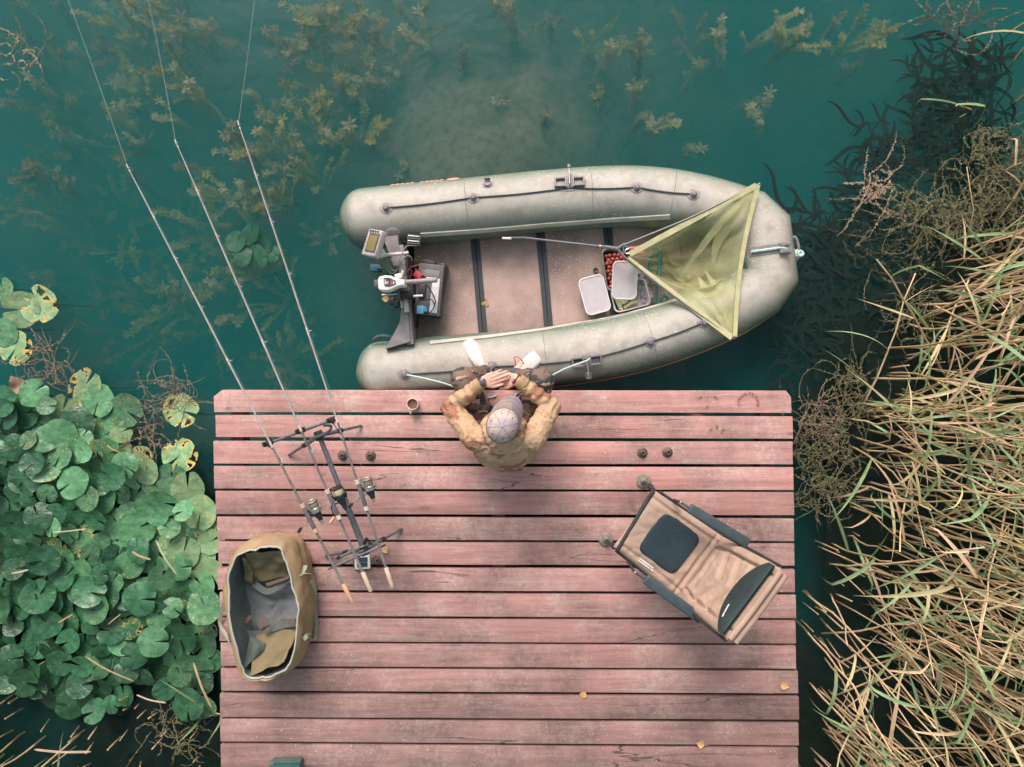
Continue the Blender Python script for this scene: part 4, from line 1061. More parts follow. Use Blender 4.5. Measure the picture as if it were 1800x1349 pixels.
# ---------------------------------------------------------------- green case at the lower edge
GCASE = mat('case_green', (.075, .135, .11), (.05, .095, .08), 20, .5)
cs = thing('tackle_case', P(505, 1352), 'dark green case cut by the bottom edge of the picture', 'case')
MB().box(P(504, 1360, .045), (.215, .20, .085), .02, .022, 3).build('body', GCASE, cs)
MB().box(P(504, 1363, .095), (.19, .15, .02), .02, .009, 2).build('lid', mat('case_teal', (.03, .115, .115), None, 20, .4), cs)
MB().box(P(504, 1341, .085), (.19, .012, .01), .02, .003).build('lip', GCASE, cs)

# ---------------------------------------------------------------- carp chair
def chair_fabric(name, c, c2): return mat(name, c, c2, 7, .85, spec=.25, bump=.35, bscale=42, bdist=.006)
TAN = chair_fabric('chair_tan', (.42, .305, .235), (.34, .245, .19))
DTEAL = mat('chair_dark_mesh', (.016, .040, .052), (.010, .026, .036), 60, .75, bump=.5, bscale=300)
CHK = mat('chair_dark_neoprene', (.020, .040, .040), (.014, .028, .028), 20, .7)
CFR = mat('chair_frame', (.05, .062, .062), (.035, .042, .042), 30, .45, .4)
MUD = mat('mud_foot', (.24, .215, .19), (.15, .135, .115), 40, .8, bump=.5)
ARMT = mat('armrest_teal', (.050, .075, .085), (.038, .058, .066), 25, .45)
fr_, fo_ = P(1117, 914, .42), P(1231, 998, .37)
dch = Vector((fo_.x - fr_.x, fo_.y - fr_.y, 0)).normalized(); nch = Vector((-dch.y, dch.x, 0))      # nch: towards the upper right of the picture
cb = Vector((fr_.x, fr_.y, 0))
chair = thing('carp_chair', cb, 'padded tan fishing chair with dark seat mat on the right of the jetty', 'chair')
def C(u, v, z): return cb + dch * u + nch * v + Vector((0, 0, z))
def pad(corner, thick, nu, nv, seam, edge=.12, round_=4):
    """closed padded slab; corner(a, b) -> base point, seam(a, b) -> relative depth of stitching"""
    e = 1e-3
    def nrm(a, b): return (corner(min(a + e, 1), b) - corner(max(a - e, 0), b)).cross(corner(a, min(b + e, 1)) - corner(a, max(b - e, 0))).normalized()
    def prof(a): return max(0.0, 1 - abs(2 * a - 1) ** round_)
    def f(a, b, s):
        n_ = nrm(a, b); k = (prof(a) * prof(b)) ** .35
        w = thick * k * (1 if s > 0 else .35) * s
        if s > 0: w -= thick * seam(a, b) * k
        q_ = corner(a, b); cr_ = max(0, 1 - abs(mnoise.noise(q_ * 9)) * 3) ** 2
        return q_ + n_ * (w + k * s * (.007 * mnoise.noise(q_ * 13) - .006 * cr_ + .0035 * mnoise.noise(q_ * 31)))
    mb = MB(); mb.grid(lambda a, b: f(a, b, 1), nu, nv); mb.grid(lambda a, b: f(1 - a, b, -1), nu, nv); return mb
SL = (fo_ - fr_).xy.length
hw = .243
def line_seam(d, w=.018): return math.exp(-(d / w) ** 2)
def seat_pt(a, b):
    u, v = (a - .5) * 2, b
    w = hw * (.93 + .10 * v)
    dip = -.03 * (1 - u * u) * math.sin(math.pi * min(v, 1)) + .0
    return C(-.01 + (SL + .02) * v, -w * u, .415 - .045 * v + dip)
def seat_seam(a, b):
    s = .6 * line_seam(b - .90) + .45 * (math.exp(-((abs(a - .5) - .40) / .02) ** 2))
    return min(.8, s)
pad(seat_pt, .042, 56, 60, seat_seam).build('seat', TAN, chair, angle=180)
# dark mat: a rounded square lying on the seat
def disc_pad(cx, cy, w, h, rr_, base, th, rings=(0, .5, .8, .93, 1.0)):
    o1 = rrect(w, h, rr_, 8); vs_ = []; K = len(o1); fs = []; mb = MB()
    hs = [th, th, th * .96, th * .7, -.01]
    for q, hh in zip(rings, hs):
        for (x, y) in o1: vs_.append(base(cx + x * q, cy + y * q) + Vector((0, 0, hh)))
    for j in range(len(rings) - 1):
        for k in range(K): l = (k + 1) % K; fs.append((j * K + k, j * K + l, (j + 1) * K + l, (j + 1) * K + k))
    return mb.add(vs_, fs)
def seat_xy(u, v):
    b = max(0, min(1, (u + .01) / (SL + .02))); a = .5 - v / (2 * hw * (.93 + .10 * b)); return seat_pt(a, b) + Vector((0, 0, .039))
disc_pad(.268, .008, .315, .315, .055, seat_xy, .016).build('seat_mat', DTEAL, chair, angle=50)
# white print near the front corner: two rows of blocky letters
prn = MB(); rr = random.Random(2)
for row in range(2):
    x = 0.0
    while x < .108:
        w = rr.choice([.008, .011, .013]) if row == 0 else rr.choice([.016, .024])
        p = seat_xy(.165 + x + w / 2, -.181 - row * .015); prn.box(p + Vector((0, 0, .005)), (w * .84, .010 if row == 0 else .009, .002), math.atan2(dch.y, dch.x)); x += w + .001
o = prn.build('white_print', WHITEB, chair, smooth=False); o['kind'] = 'stuff'
# backrest
bt = P(1326, 1062, .93); BL = Vector((bt.x - fo_.x, bt.y - fo_.y, bt.z - .36)).length
bdir = (bt - Vector((fo_.x, fo_.y, .36))).normalized()
def back_pt(a, b):
    u = (a - .5) * 2; w = hw * (1.02 + .06 * b - .05 * max(0, b - .85) * 4)
    p = C(SL - .01, 0, .385) + bdir * (BL * b)
    bow = dch * (.035 * (1 - u * u)) * math.sin(math.pi * (.15 + .8 * b))
    return p - nch * (w * u) + bow
def back_seam(a, b):
    u = (a - .5) * 2; s = .9 * math.exp(-((abs(u) - (.76 - .12 * max(0, .25 - b) * 4)) / .035) ** 2)
    if abs(u) < .76:
        for b0 in (.30, .52, .74):
            s = max(s, .85 * math.exp(-((b - b0 - .16 * (0.5 - abs(u))) / .026) ** 2))
        s = max(s, .4 * math.exp(-((b - .12) / .02) ** 2))
    s = max(s, .35 * math.exp(-((b - .03) / .02) ** 2))
    return min(.95, s)
pad(back_pt, .05, 64, 64, back_seam).build('backrest', TAN, chair, angle=180)
def bn(a, b):
    e = .01; return (back_pt(a, min(b + e, 1)) - back_pt(a, b - e)).cross(back_pt(min(a + e, 1), b) - back_pt(a - e, b)).normalized()
# dark headrest: a crescent pad hung over the top
def head_pt(s, t, off):
    u = (s - .5) * 2; b0 = .66 + .26 * abs(u) ** 2.2; b = b0 + (1.0 - b0) * t; a = .5 + u * .485
    n_ = bn(a, min(b, .97)); fl = dch * -.0
    return back_pt(a, b) + n_ * off * 1.0
fwd = -1 if bn(.5, .5).dot(dch) > 0 else 1
hd_ = MB(); hd_.grid(lambda s, t: head_pt(s, t, fwd * (.052 + .022 * (math.sin(math.pi * min(max(t, 0), 1)) ** .5) * (1 - abs(2 * s - 1) ** 4))), 30, 14)
hd_.grid(lambda s, t: head_pt(1 - s, t, fwd * .040), 30, 14)
hd_.build('headrest', CHK, chair, angle=180)
tp = MB(); tp.tube([back_pt(.5 + .47 * (k / 12 - 1) if False else .03 + .94 * k / 16, 1.0) + Vector((0, 0, .012)) for k in range(17)], .018, 10).build('top_piping', TAN, chair)
tp = MB(); tp.tube([back_pt(.03 + .94 * k / 16, .99) + dch * .045 + Vector((0, 0, -.005)) for k in range(17)], .022, 10).build('back_roll', TAN, chair)
prn = MB(); x = 0
for k in range(9):
    w = rr.choice([.007, .009]); p = head_pt(.83 - x, .50, fwd * .0735); p2 = head_pt(.83 - x - .012, .50, fwd * .0735); dd = (p2 - p)
    prn.box(p, (w, .010, .003), Matrix((dd.normalized(), bn(.5, .8).cross(dd).normalized(), bn(.5, .8))).transposed().to_4x4()); x += .0185
o = prn.build('white_print', WHITEB, chair, smooth=False); o['kind'] = 'stuff'
# frame, armrests, legs
front_l, front_r = P(1086, 966, .43), P(1149, 861, .43)
MB().tube([front_l, front_r], .0125, 12).build('front_bar', CFR, chair)
for (fx, fy), top, k in (((1131, 846), front_r, 0), ((1065, 948), front_l, 1)):
    ft = P(fx, fy, .02)
    MB().tube([top, top.lerp(ft, .55)], .0125, 12).build('leg', CFR, chair)
    MB().tube([top.lerp(ft, .5), ft + Vector((0, 0, .02))], .0095, 10).build('leg_extension', CFR, chair)
    MB().box(top.lerp(ft, .3), (.04, .03, .03), .9, .006).build('leg_clamp', BLACK, chair)
    MB().lathe([(0, .0), (.050, .0), (.052, .008), (.046, .014), (.025, .018), (.018, .03), (.014, .045), (0, .046)], P(fx, fy, .001), n=22).build('foot', MUD, chair)
    MB().tube([C(.02, (.235 if k == 0 else -.235), .40), C(SL, (.25 if k == 0 else -.25), .36)], .012, 10).build('side_rail', CFR, chair)
    sgn = 1 if k == 0 else -1
    ft2 = C(SL - .02, sgn * .20, .02)
    MB().tube([C(SL - .02, sgn * .22, .35), ft2], .012, 10).build('leg', CFR, chair)
    MB().lathe([(0, .0), (.046, .0), (.048, .008), (.02, .018), (0, .03)], C(SL - .02, sgn * .20, .001), n=20).build('foot', MUD, chair)
for k, (s0, p0, p1, q) in enumerate((((1196, 883), (1218, 897), (1309, 952), 1), ((1116, 1006), (1140, 1022), (1226, 1084), -1))):
    zz = .60; a, b = P(*p0, zz), P(*p1, zz - .01)
    c = (a + b) / 2; an = math.atan2((b - a).y, (b - a).x)
    MB().box(c, ((b - a).length + .05, .064, .032), an, .013, 3).build('armrest', ARMT, chair)
    st = P(*s0, .56)
    MB().tube([C(.13, q * .25, .40), st, a + Vector((0, 0, -.005))], .0085, 10).build('armrest_post', CFR, chair)
    MB().tube([b + Vector((0, 0, -.01)), C(SL + .06, q * .262, .62)], .010, 10).build('armrest_link', CFR, chair)
    MB().sphere(st + Vector((0, 0, .008)), .008, 10, 6).build('rivet', STEEL, chair)
for q in (-1, 1): MB().tube([C(SL, q * .262, .36)] + [C(SL - .01, 0, .385) + bdir * (BL * t) + nch * q * .262 for t in (.3, .7, .98)], .011, 10).build('back_post', CFR, chair)

# ---------------------------------------------------------------- carryall bag
KHAKI = mat('bag_khaki', (.36, .265, .155), (.26, .19, .11), 6, .85, spec=.25, bump=.4, bscale=30, bdist=.008)
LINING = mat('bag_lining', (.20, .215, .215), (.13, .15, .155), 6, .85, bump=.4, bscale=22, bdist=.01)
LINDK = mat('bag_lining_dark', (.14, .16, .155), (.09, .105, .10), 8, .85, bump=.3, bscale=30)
ZIP = mat('zip_tape', (.44, .45, .39), (.36, .37, .32), 40, .7); WEB = mat('webbing_sage', (.33, .335, .26), (.26, .27, .21), 60, .8)
BROWNW = mat('webbing_brown', (.16, .115, .085), (.12, .09, .07), 40, .8); OLIVE = mat('bag_olive_flap', (.20, .165, .085), (.14, .12, .065), 7, .85, bump=.4, bscale=25)
rim_px = [(420, 973), (459, 963), (494.5, 961), (503, 987), (517, 1031), (526, 1071), (523, 1109), (512, 1160), (501, 1180), (474, 1191), (454, 1192), (430, 1187), (412, 1131), (401, 1064.5), (401, 1027), (408, 995)]
out_px = [(424, 957), (458, 944), (508, 946), (528, 972), (540, 1013), (545, 1060), (541, 1109), (529, 1158), (512, 1179), (478, 1192), (454, 1194), (428, 1188), (408, 1133), (396, 1067), (395, 1027), (403, 992)]
bag = thing('carryall_bag', P(470, 1070), 'open khaki carryall bag with grey lining left of the rods', 'bag')
ZR = .32
def closed_cat(pts, k=5):
    n_ = len(pts); pts = [Vector(p) for p in pts]; o_ = []
    for i in range(n_):
        p0, p1, p2, p3 = pts[i - 1], pts[i], pts[(i + 1) % n_], pts[(i + 2) % n_]
        for j in range(k):
            t = j / k; o_.append(0.5 * (2 * p1 + (p2 - p0) * t + (2 * p0 - 5 * p1 + 4 * p2 - p3) * t * t + (3 * p1 - p0 - 3 * p2 + p3) * t ** 3))
    return o_
def wob(p, a): return p + Vector((a * mnoise.noise(p * 11), a * mnoise.noise(p * 11 + Vector((9, 1, 4))), .5 * a * mnoise.noise(p * 9 + Vector((2, 7, 7)))))
rimw = closed_cat([P(x, y, ZR - (.05 if y > 1185 else 0)) for x, y in rim_px]); outw = closed_cat([P(x, y, .20) for x, y in out_px])
bc = sum(outw, Vector()) / len(outw)
def scl(pts, s, z): return [Vector((bc.x + (p.x - bc.x) * s, bc.y + (p.y - bc.y) * s, z)) for p in pts]
rings = [scl(outw, .93, .004), scl(outw, .985, .03), scl(outw, 1.0, .11), [Vector((p.x, p.y, .20)) for p in outw],
         [Vector((p.x * .62 + q.x * .38, p.y * .62 + q.y * .38, .275)) for p, q in zip(outw, rimw)], [Vector((p.x * .2 + q.x * .8, p.y * .2 + q.y * .8, q.z - .006)) for p, q in zip(outw, rimw)], rimw]
K = len(rimw)
def densify(rings, k):
    cols = [catmull([r_[i] for r_ in rings], k) for i in range(len(rings[0]))]; return [[c_[j] for c_ in cols] for j in range(len(cols[0]))]
def crease(p, a):
    r_ = max(0, 1 - abs(mnoise.noise(p * 8)) * 3.2) ** 2; r2 = max(0, 1 - abs(mnoise.noise(p * 17 + Vector((3, 8, 1)))) * 3) ** 2
    d_ = Vector((p.x - bc.x, p.y - bc.y, .05)).normalized(); return wob(p, .012) - d_ * a * (r_ + .5 * r2)
rings = [[crease(p, .011) for p in r_] for r_ in densify(rings, 5)]
def skin(rings, close=False):
    b_ = MB(); vs_ = [p for r_ in rings for p in r_]; fs = []
    for j in range(len(rings) - 1):
        for k in range(K): l = (k + 1) % K; fs.append((j * K + k, j * K + l, (j + 1) * K + l, (j + 1) * K + k))
    if close: fs.append(tuple((len(rings) - 1) * K + k for k in range(K)))
    return b_.add(vs_, fs)
skin(rings).build('outer_shell', KHAKI, bag, angle=180)
rc_ = sum(rimw, Vector()) / K
def insc(s, z): return [wob(Vector((rc_.x + (p.x - rc_.x) * s, rc_.y + (p.y - rc_.y) * s, z)), .012) for p in rimw]
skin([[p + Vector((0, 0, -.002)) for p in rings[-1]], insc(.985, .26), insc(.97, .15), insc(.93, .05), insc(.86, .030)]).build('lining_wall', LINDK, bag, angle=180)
fl_ = MB(); o1 = insc(.95, .03)
def floor_f(u, v):
    k = int(round(u * K)) % K; p = o1[k]; q = rc_.lerp(p, v); z = .034 + .022 * mnoise.noise(Vector((q.x * 7, q.y * 12, 1))) + .026 * abs(mnoise.noise(Vector((q.x * 14, q.y * 20, 5))))
    return Vector((q.x, q.y, z))
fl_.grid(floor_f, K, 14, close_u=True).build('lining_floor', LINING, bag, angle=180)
MB().tube([p + Vector((0, 0, .003)) for p in rings[-1]], .0065, 6, closed=True).build('zip', ZIP, bag)
def sheet(pts4, name, m_, parent, bulge=.03, seed=0, n_=28, amp=.018):
    a, b, c, d = [Vector(p) for p in pts4]
    nn_ = (b - a).cross(d - a).normalized()
    def f(u, v):
        p = a.lerp(b, u).lerp(d.lerp(c, u), v)
        return p + nn_ * (bulge * math.sin(math.pi * u) * math.sin(math.pi * v) + amp * mnoise.noise(p * 16 + Vector((seed, 0, 0))))
    mb = MB(); mb.grid(f, n_, n_); return mb.build(name, m_, parent, angle=180)
sheet([P(428, 972, .30), P(500, 968, .30), P(508, 1012, .13), P(446, 1024, .12)], 'end_flap', OLIVE, bag, .02, 3)
sheet([P(426, 975, .30), P(440, 990, .28), P(447, 1034, .10), P(430, 1015, .14)], 'flap_fold', OLIVE, bag, .015, 5)
sheet([P(500, 1165, .28), P(440, 1187, .27), P(452, 1112, .09), P(523, 1106, .10)], 'end_flap', OLIVE, bag, .03, 8)
sheet([P(424, 1180, .27), P(464, 1142, .17), P(466, 1130, .15), P(440, 1118, .13)], 'loose_flap', mat('bag_teal_flap', (.085, .115, .10), (.06, .085, .075), 10, .8, bump=.4), bag, .02, 12)
for pts, m_, w in (([P(446, 1026, .12), P(470, 1040, .13), P(500, 1022, .15), P(512, 1018, .17)], LINDK, .045), ([P(420, 1112, .12), P(455, 1115, .10), P(490, 1100, .10), P(522, 1096, .13)], LINDK, .055),
                   ([P(468, 1028, .15), P(508, 1014, .18)], BROWNW, .022), ([P(430, 1095, .15), P(440, 1085, .17)], BROWNW, .03), ([P(455, 1102, .13), P(468, 1090, .12)], BROWNW, .038), ([P(508, 1098, .14), P(520, 1096, .15)], BROWNW, .045), ([P(425, 1120, .15), P(432, 1132, .14)], BROWNW, .035), ([P(462, 1112, .14), P(474, 1104, .14)], BROWNW, .022), ([P(494, 1088, .10), P(499, 1094, .10)], BROWNW, .03)):
    b_ = MB().ribbon(catmull(pts, 6), w, thick=.018 if m_ is LINDK else .008); b_.v = [wob(p, .008) for p in b_.v]; b_.build('divider' if m_ is LINDK else 'webbing_tab', m_, bag)
# grab handles and straps outside
for pts, w in (([P(546, 1022, .16), P(553, 1035, .12), P(553, 1060, .06), P(556, 1100, .02), P(553, 1126, .03), P(541, 1121, .16)], .026), ([P(394, 1060, .12), P(386, 1094, .02), P(398, 1118, .05), P(403, 1133, .18)], .026), ([P(525, 1012, .27), P(533, 1004, .23), P(537, 994, .20)], .028), ([P(533, 1124, .26), P(540, 1118, .25), P(546, 1117, .2)], .03)):
    MB().ribbon(catmull(pts, 7), w, thick=.004).build('strap', WEB, bag)
MB().tube(catmull([P(526, 1012, .28), P(540, 1008, .27), P(551, 1012, .22), P(552, 1022, .15)], 6), .003, 6).build('zip_cord', WEB, bag)
# ---------------------------------------------------------------- the angler
def camo(name, base, patches, scale, rough=.85, bscale=70, lines=None):
    m, nt, out = new_mat(name); v = coords(nt, 'Object')
    wv = nt.nodes.new('ShaderNodeVectorMath'); wv.operation = 'ADD'
    nz = nd(nt, 'ShaderNodeTexNoise', Scale=scale * 2.5, Detail=3.0); nt.links.new(v, nz.inputs['Vector'])
    sc = nt.nodes.new('ShaderNodeVectorMath'); sc.operation = 'SCALE'; sc.inputs['Scale'].default_value = .05; nt.links.new(nz.outputs['Color'], sc.inputs[0])
    nt.links.new(v, wv.inputs[0]); nt.links.new(sc.outputs[0], wv.inputs[1]); v2 = wv.outputs[0]
    col = ramp(nt, noise(nt, v, 5, 4), [(.3, tuple(c * .84 for c in base)), (.7, base)])
    for k, (c, lo, st) in enumerate(patches):
        mp = nt.nodes.new('ShaderNodeMapping'); mp.inputs['Location'].default_value = (k * 3.7, k * 1.9, k * 5.1); mp.inputs['Scale'].default_value = st
        nt.links.new(v2, mp.inputs['Vector'])
        n_ = noise(nt, mp.outputs[0], scale, 3, .5, .3)
        col = mixc(nt, ramp(nt, n_, [(lo, 0.0), (lo + .012, 1.0)]), col, c)
    if lines:
        a = mth(nt, 'ABSOLUTE', mth(nt, 'SUBTRACT', noise(nt, v2, lines[1], 3, .6), .5))
        col = mixc(nt, ramp(nt, a, [(.003, .7), (.008, 0.0)]), col, lines[0])
    h = mth(nt, 'ADD', noise(nt, v, bscale, 3), mth(nt, 'MULTIPLY', noise(nt, v, 22, 3), 1.5))
    bsdf(nt, out, col, rough, 0, .2, h, .35, .006); return m
JACKET = camo('jacket_camo', (.50, .345, .215), [((.31, .15, .10), .565, (1, 1, 1)), ((.40, .25, .15), .66, (1, 1.4, 1))], 7, lines=((.14, .09, .055), 9))
TROUS = camo('trouser_camo', (.20, .140, .110), [((.055, .060, .060), .54, (.7, 1.4, 1)), ((.22, .115, .09), .62, (1, 1, 1)), ((.50, .36, .30), .61, (.5, 2.4, 1))], 10)
CAPM = camo('cap_camo', (.56, .46, .39), [((.40, .35, .385), .52, (1, 1, 1)), ((.62, .50, .42), .63, (1, 1.3, 1)), ((.28, .24, .27), .68, (1, 1, 1))], 21, bscale=150)
CUFF = mat('jacket_cuff', (.40, .275, .145), (.33, .225, .12), 20, .85, bump=.5, bscale=120)
m, nt, out = new_mat('skin'); v = coords(nt, 'Object')
SKIN = m; b = bsdf(nt, out, ramp(nt, noise(nt, v, 18, 4), [(.3, (.60, .335, .265)), (.7, (.70, .43, .345))]), .5, 0, .4, noise(nt, v, 160, 3), .15, .003)
b.inputs['Subsurface Weight'].default_value = .12; b.inputs['Subsurface Radius'].default_value = (.01, .004, .002); b.inputs['Subsurface Scale'].default_value = .5
SHOE = mat('shoe_white', (.64, .60, .56), (.54, .49, .45), 10, .6, bump=.3, bscale=80); SOLE = mat('shoe_sole', (.72, .58, .50), (.60, .48, .41), 20, .6)
DARKD = mat('dark_stitch', (.05, .04, .04), None, 30, .6); HAIR = mat('hair_brown', (.07, .045, .03), (.04, .028, .02), 80, .6)
pcx = -.05
man = thing('person', (pcx, -.37, 0), 'angler in camouflage jacket, patterned cap and white shoes seated on the jetty edge', 'person')
V = Vector
hip = {-1: V((pcx - .09, -.36, .105)), 1: V((pcx + .09, -.36, .105))}
knee = {-1: P(815, 669, .40), 1: P(952, 670, .40)}
ankle = {-1: P(851, 655, .07), 1: P(906, 660, .07)}
sho = {-1: V((pcx - .18, -.345, .56)), 1: V((pcx + .18, -.345, .56))}
elb = {-1: P(791, 717, .42), 1: P(969, 715, .42)}
wri = {-1: P(848, 672, .49), 1: P(908, 666, .47)}
hc = V((pcx - .005, -.252, .775))
bd = MB()
bd.sphere(hc, (.076, .097, .112), 20, 14); bd.sphere(hc + V((0, .03, -.06)), (.055, .062, .062), 16, 10)
bd.cap(hc + V((0, .088, .0)), .011, hc + V((0, .108, -.030)), .014)                 # nose
bd.sphere(hc + V((0, .088, .018)), (.05, .018, .010)); bd.sphere(hc + V((0, .084, -.062)), (.024, .016, .008)); bd.sphere(hc + V((0, .078, -.095)), (.024, .02, .018))
for s in (-1, 1): bd.sphere(hc + V((s * .078, -.005, -.005)), (.010, .022, .033), 12, 8)
bd.cap(hc + V((0, -.02, -.06)), .052, V((pcx, -.31, .60)), .060)
bd.sphere(V((pcx, -.36, .50)), (.165, .105, .14)); bd.sphere(V((pcx, -.41, .32)), (.15, .105, .17)); bd.sphere(V((pcx, -.38, .125)), (.165, .125, .11))
for s in (-1, 1):
    bd.cap(V((pcx, -.335, .575)), .06, sho[s], .055); bd.cap(sho[s], .05, elb[s], .040); bd.cap(elb[s], .040, wri[s], .026)
    bd.cap(hip[s], .085, knee[s], .058); bd.cap(knee[s], .056, ankle[s], .036)
    bd.cap(ankle[s], .036, ankle[s] + V((s * .03, .06, -.04)), .03)
# left hand, palm down over the right one
def hand(W, f, side, up, palm_z, curls, spread, thumb):
    f = f.normalized(); side = (side - f * side.dot(f)).normalized(); up = side.cross(f) if side.cross(f).z > 0 else -side.cross(f)
    K = []
    for k, (o_, l) in enumerate(((-.030, .082), (-.010, .088), (.011, .084), (.030, .075))):
        kp = W + f * l + side * o_ + up * (.004 if k in (1, 2) else 0); K.append(kp)
        bd.cap(W + side * o_ * .6 + f * .004, .0165, kp, .0125)
        bd.cap(W + f * .045 + side * o_, .0145, kp, .0125)
    for k, kp in enumerate(K):
        ls = ((.040, .024, .020), (.044, .028, .021), (.041, .026, .020), (.032, .019, .018))[k]
        d_ = (f + side * spread[k]).normalized(); p = kp; ang = 0; r_ = .0098 if k < 3 else .0086
        for j, L in enumerate(ls):
            ang += curls[k] * (1, 1.2, .8)[j]
            dd = d_ * math.cos(ang) - up * math.sin(ang); q = p + dd * L
            bd.cap(p, r_, q, r_ * .93, 12); p = q; r_ *= .93
    t0 = W + f * .022 - side * .030; t1 = t0 + (f * .75 - side * .45).normalized() * .042 - up * .004; t2 = t1 + (f * thumb[0] - side * thumb[1]).normalized() * .032; t3 = t2 + (f * thumb[0] - side * thumb[1] * .4).normalized() * .026
    bd.cap(W + f * .01 - side * .012, .018, t0, .0165); bd.cap(t0, .0165, t1, .0125); bd.cap(t1, .0120, t2, .0108); bd.cap(t2, .0105, t3, .0090)
    return f, side, up
fL = P(899, 654, .475) - wri[-1]
hand(wri[-1], fL, V((.25, .95, 0)), V((0, 0, 1)), 0, (.10, .08, .10, .16), (-.03, .0, .04, .06), (.95, .12))
fR = P(872, 668, .425) - wri[1] + V((0, 0, .0))
hand(wri[1] + V((0, 0, -.022)), fR, V((.1, .98, 0)), V((0, 0, 1)), 0, (.42, .45, .45, .42), (.0, .0, .02, .04), (.9, .2))
body = remeshed(bd, .0042, 3); body.build('body', SKIN, man, angle=180)
for s in (-1, 1): MB().sphere(hc + V((s * .032, .083, .004)), .012, 12, 8).build('eye', mat('eye_white', (.7, .68, .66), None, 30, .3), man)
def fabric(amp, sc):
    def w(p, n_):
        q = p * sc
        r1 = 1 - abs(mnoise.noise(q)) * 2.4
        return amp * (max(0, r1) ** 2 * 1.2 - .4 + .5 * mnoise.noise(q * 2.3) + .2 * mnoise.noise(q * 5))
    return w
# jacket
jk = MB()
jk.sphere(V((pcx, -.37, .51)), (.205, .145, .135), 24, 14); jk.sphere(V((pcx, -.42, .36)), (.205, .148, .18), 24, 14); jk.sphere(V((pcx, -.415, .19)), (.205, .155, .14), 24, 14)
jk.sphere(V((pcx, -.30, .42)), (.15, .11, .15), 20, 12)
for s in (-1, 1):
    jk.cap(V((pcx, -.35, .57)), .085, sho[s], .082); jk.cap(sho[s], .080, elb[s], .063); jk.cap(elb[s], .062, elb[s].lerp(wri[s], .80), .044)
jk.cap(V((pcx, -.36, .60)), .085, V((pcx, -.31, .645)), .078)
# hood bunched behind the neck
for k in range(13):
    t = math.pi * (-.08 + 1.16 * k / 12); a = V((pcx + .098 * math.cos(t), -.285 - .095 * math.sin(t), .655 + .012 * math.sin(t * 3))); 
    jk.sphere(a, (.036, .036, .040), 12, 8)
jk.cap(V((pcx - .06, -.40, .61)), .05, V((pcx + .06, -.40, .61)), .05); jk.cap(V((pcx - .11, -.25, .62)), .035, V((pcx - .06, -.20, .585)), .03); jk.cap(V((pcx + .11, -.25, .62)), .035, V((pcx + .06, -.20, .585)), .03)
def jw(p, n_):
    base = fabric(.0038, 12)(p, n_); rg = max(0, 1 - abs(mnoise.noise(V((p.x * 6, p.y * 13, p.z * 13)))) * 4) ** 2; base += .005 * rg - .0018 * max(0, 1 - abs(mnoise.noise(p * 19)) * 4)
    for s in (-1, 1):     # rings of creases gathered along the sleeves
        d_ = (wri[s] - elb[s]); t = (p - elb[s]).dot(d_) / d_.length_squared
        dist = (p - elb[s] - d_ * max(0, min(1, t))).length
        if dist < .11: base += .0055 * math.sin(t * 34 + 3 * mnoise.noise(p * 12)) * max(0, 1 - abs(t - .35) * 1.1)
    return base
jm = remeshed(jk, .0062, 4, jw); jacket = jm.build('jacket', JACKET, man, angle=180)
for s in (-1, 1):
    d_ = (wri[s] - elb[s]).normalized(); c0 = elb[s].lerp(wri[s], .76); c1 = wri[s] + d_ * -.012
    L = (c1 - c0).length; prof = [(.030, -.01), (.047, 0), (.049, .012), (.046, .02), (.047, L * .5), (.044, L - .01), (.042, L), (.036, L + .002), (.034, L - .03)]
    MB().lathe(prof, c0, d_, 28).build('cuff', CUFF, jacket, angle=180)
# trousers
tk = MB(); tk.sphere(V((pcx, -.37, .13)), (.19, .145, .125), 24, 12)
for s in (-1, 1):
    tk.cap(hip[s], .105, knee[s], .080); tk.sphere(knee[s] + V((s * -.002, .004, -.01)), (.086, .084, .088), 18, 12); tk.cap(knee[s] + V((0, 0, -.01)), .078, knee[s].lerp(ankle[s], .62), .060); tk.cap(knee[s].lerp(ankle[s], .60), .063, knee[s].lerp(ankle[s], .70), .058)
remeshed(tk, .0068, 4, fabric(.008, 14)).build('trousers', TROUS, man, angle=180)
for s in (-1, 1): MB().cap(ankle[s].lerp(knee[s], .36), .047, ankle[s] + V((0, .01, -.02)), .046).build('sock', mat('sock_grey', (.10, .105, .13), None, 40, .85), man)
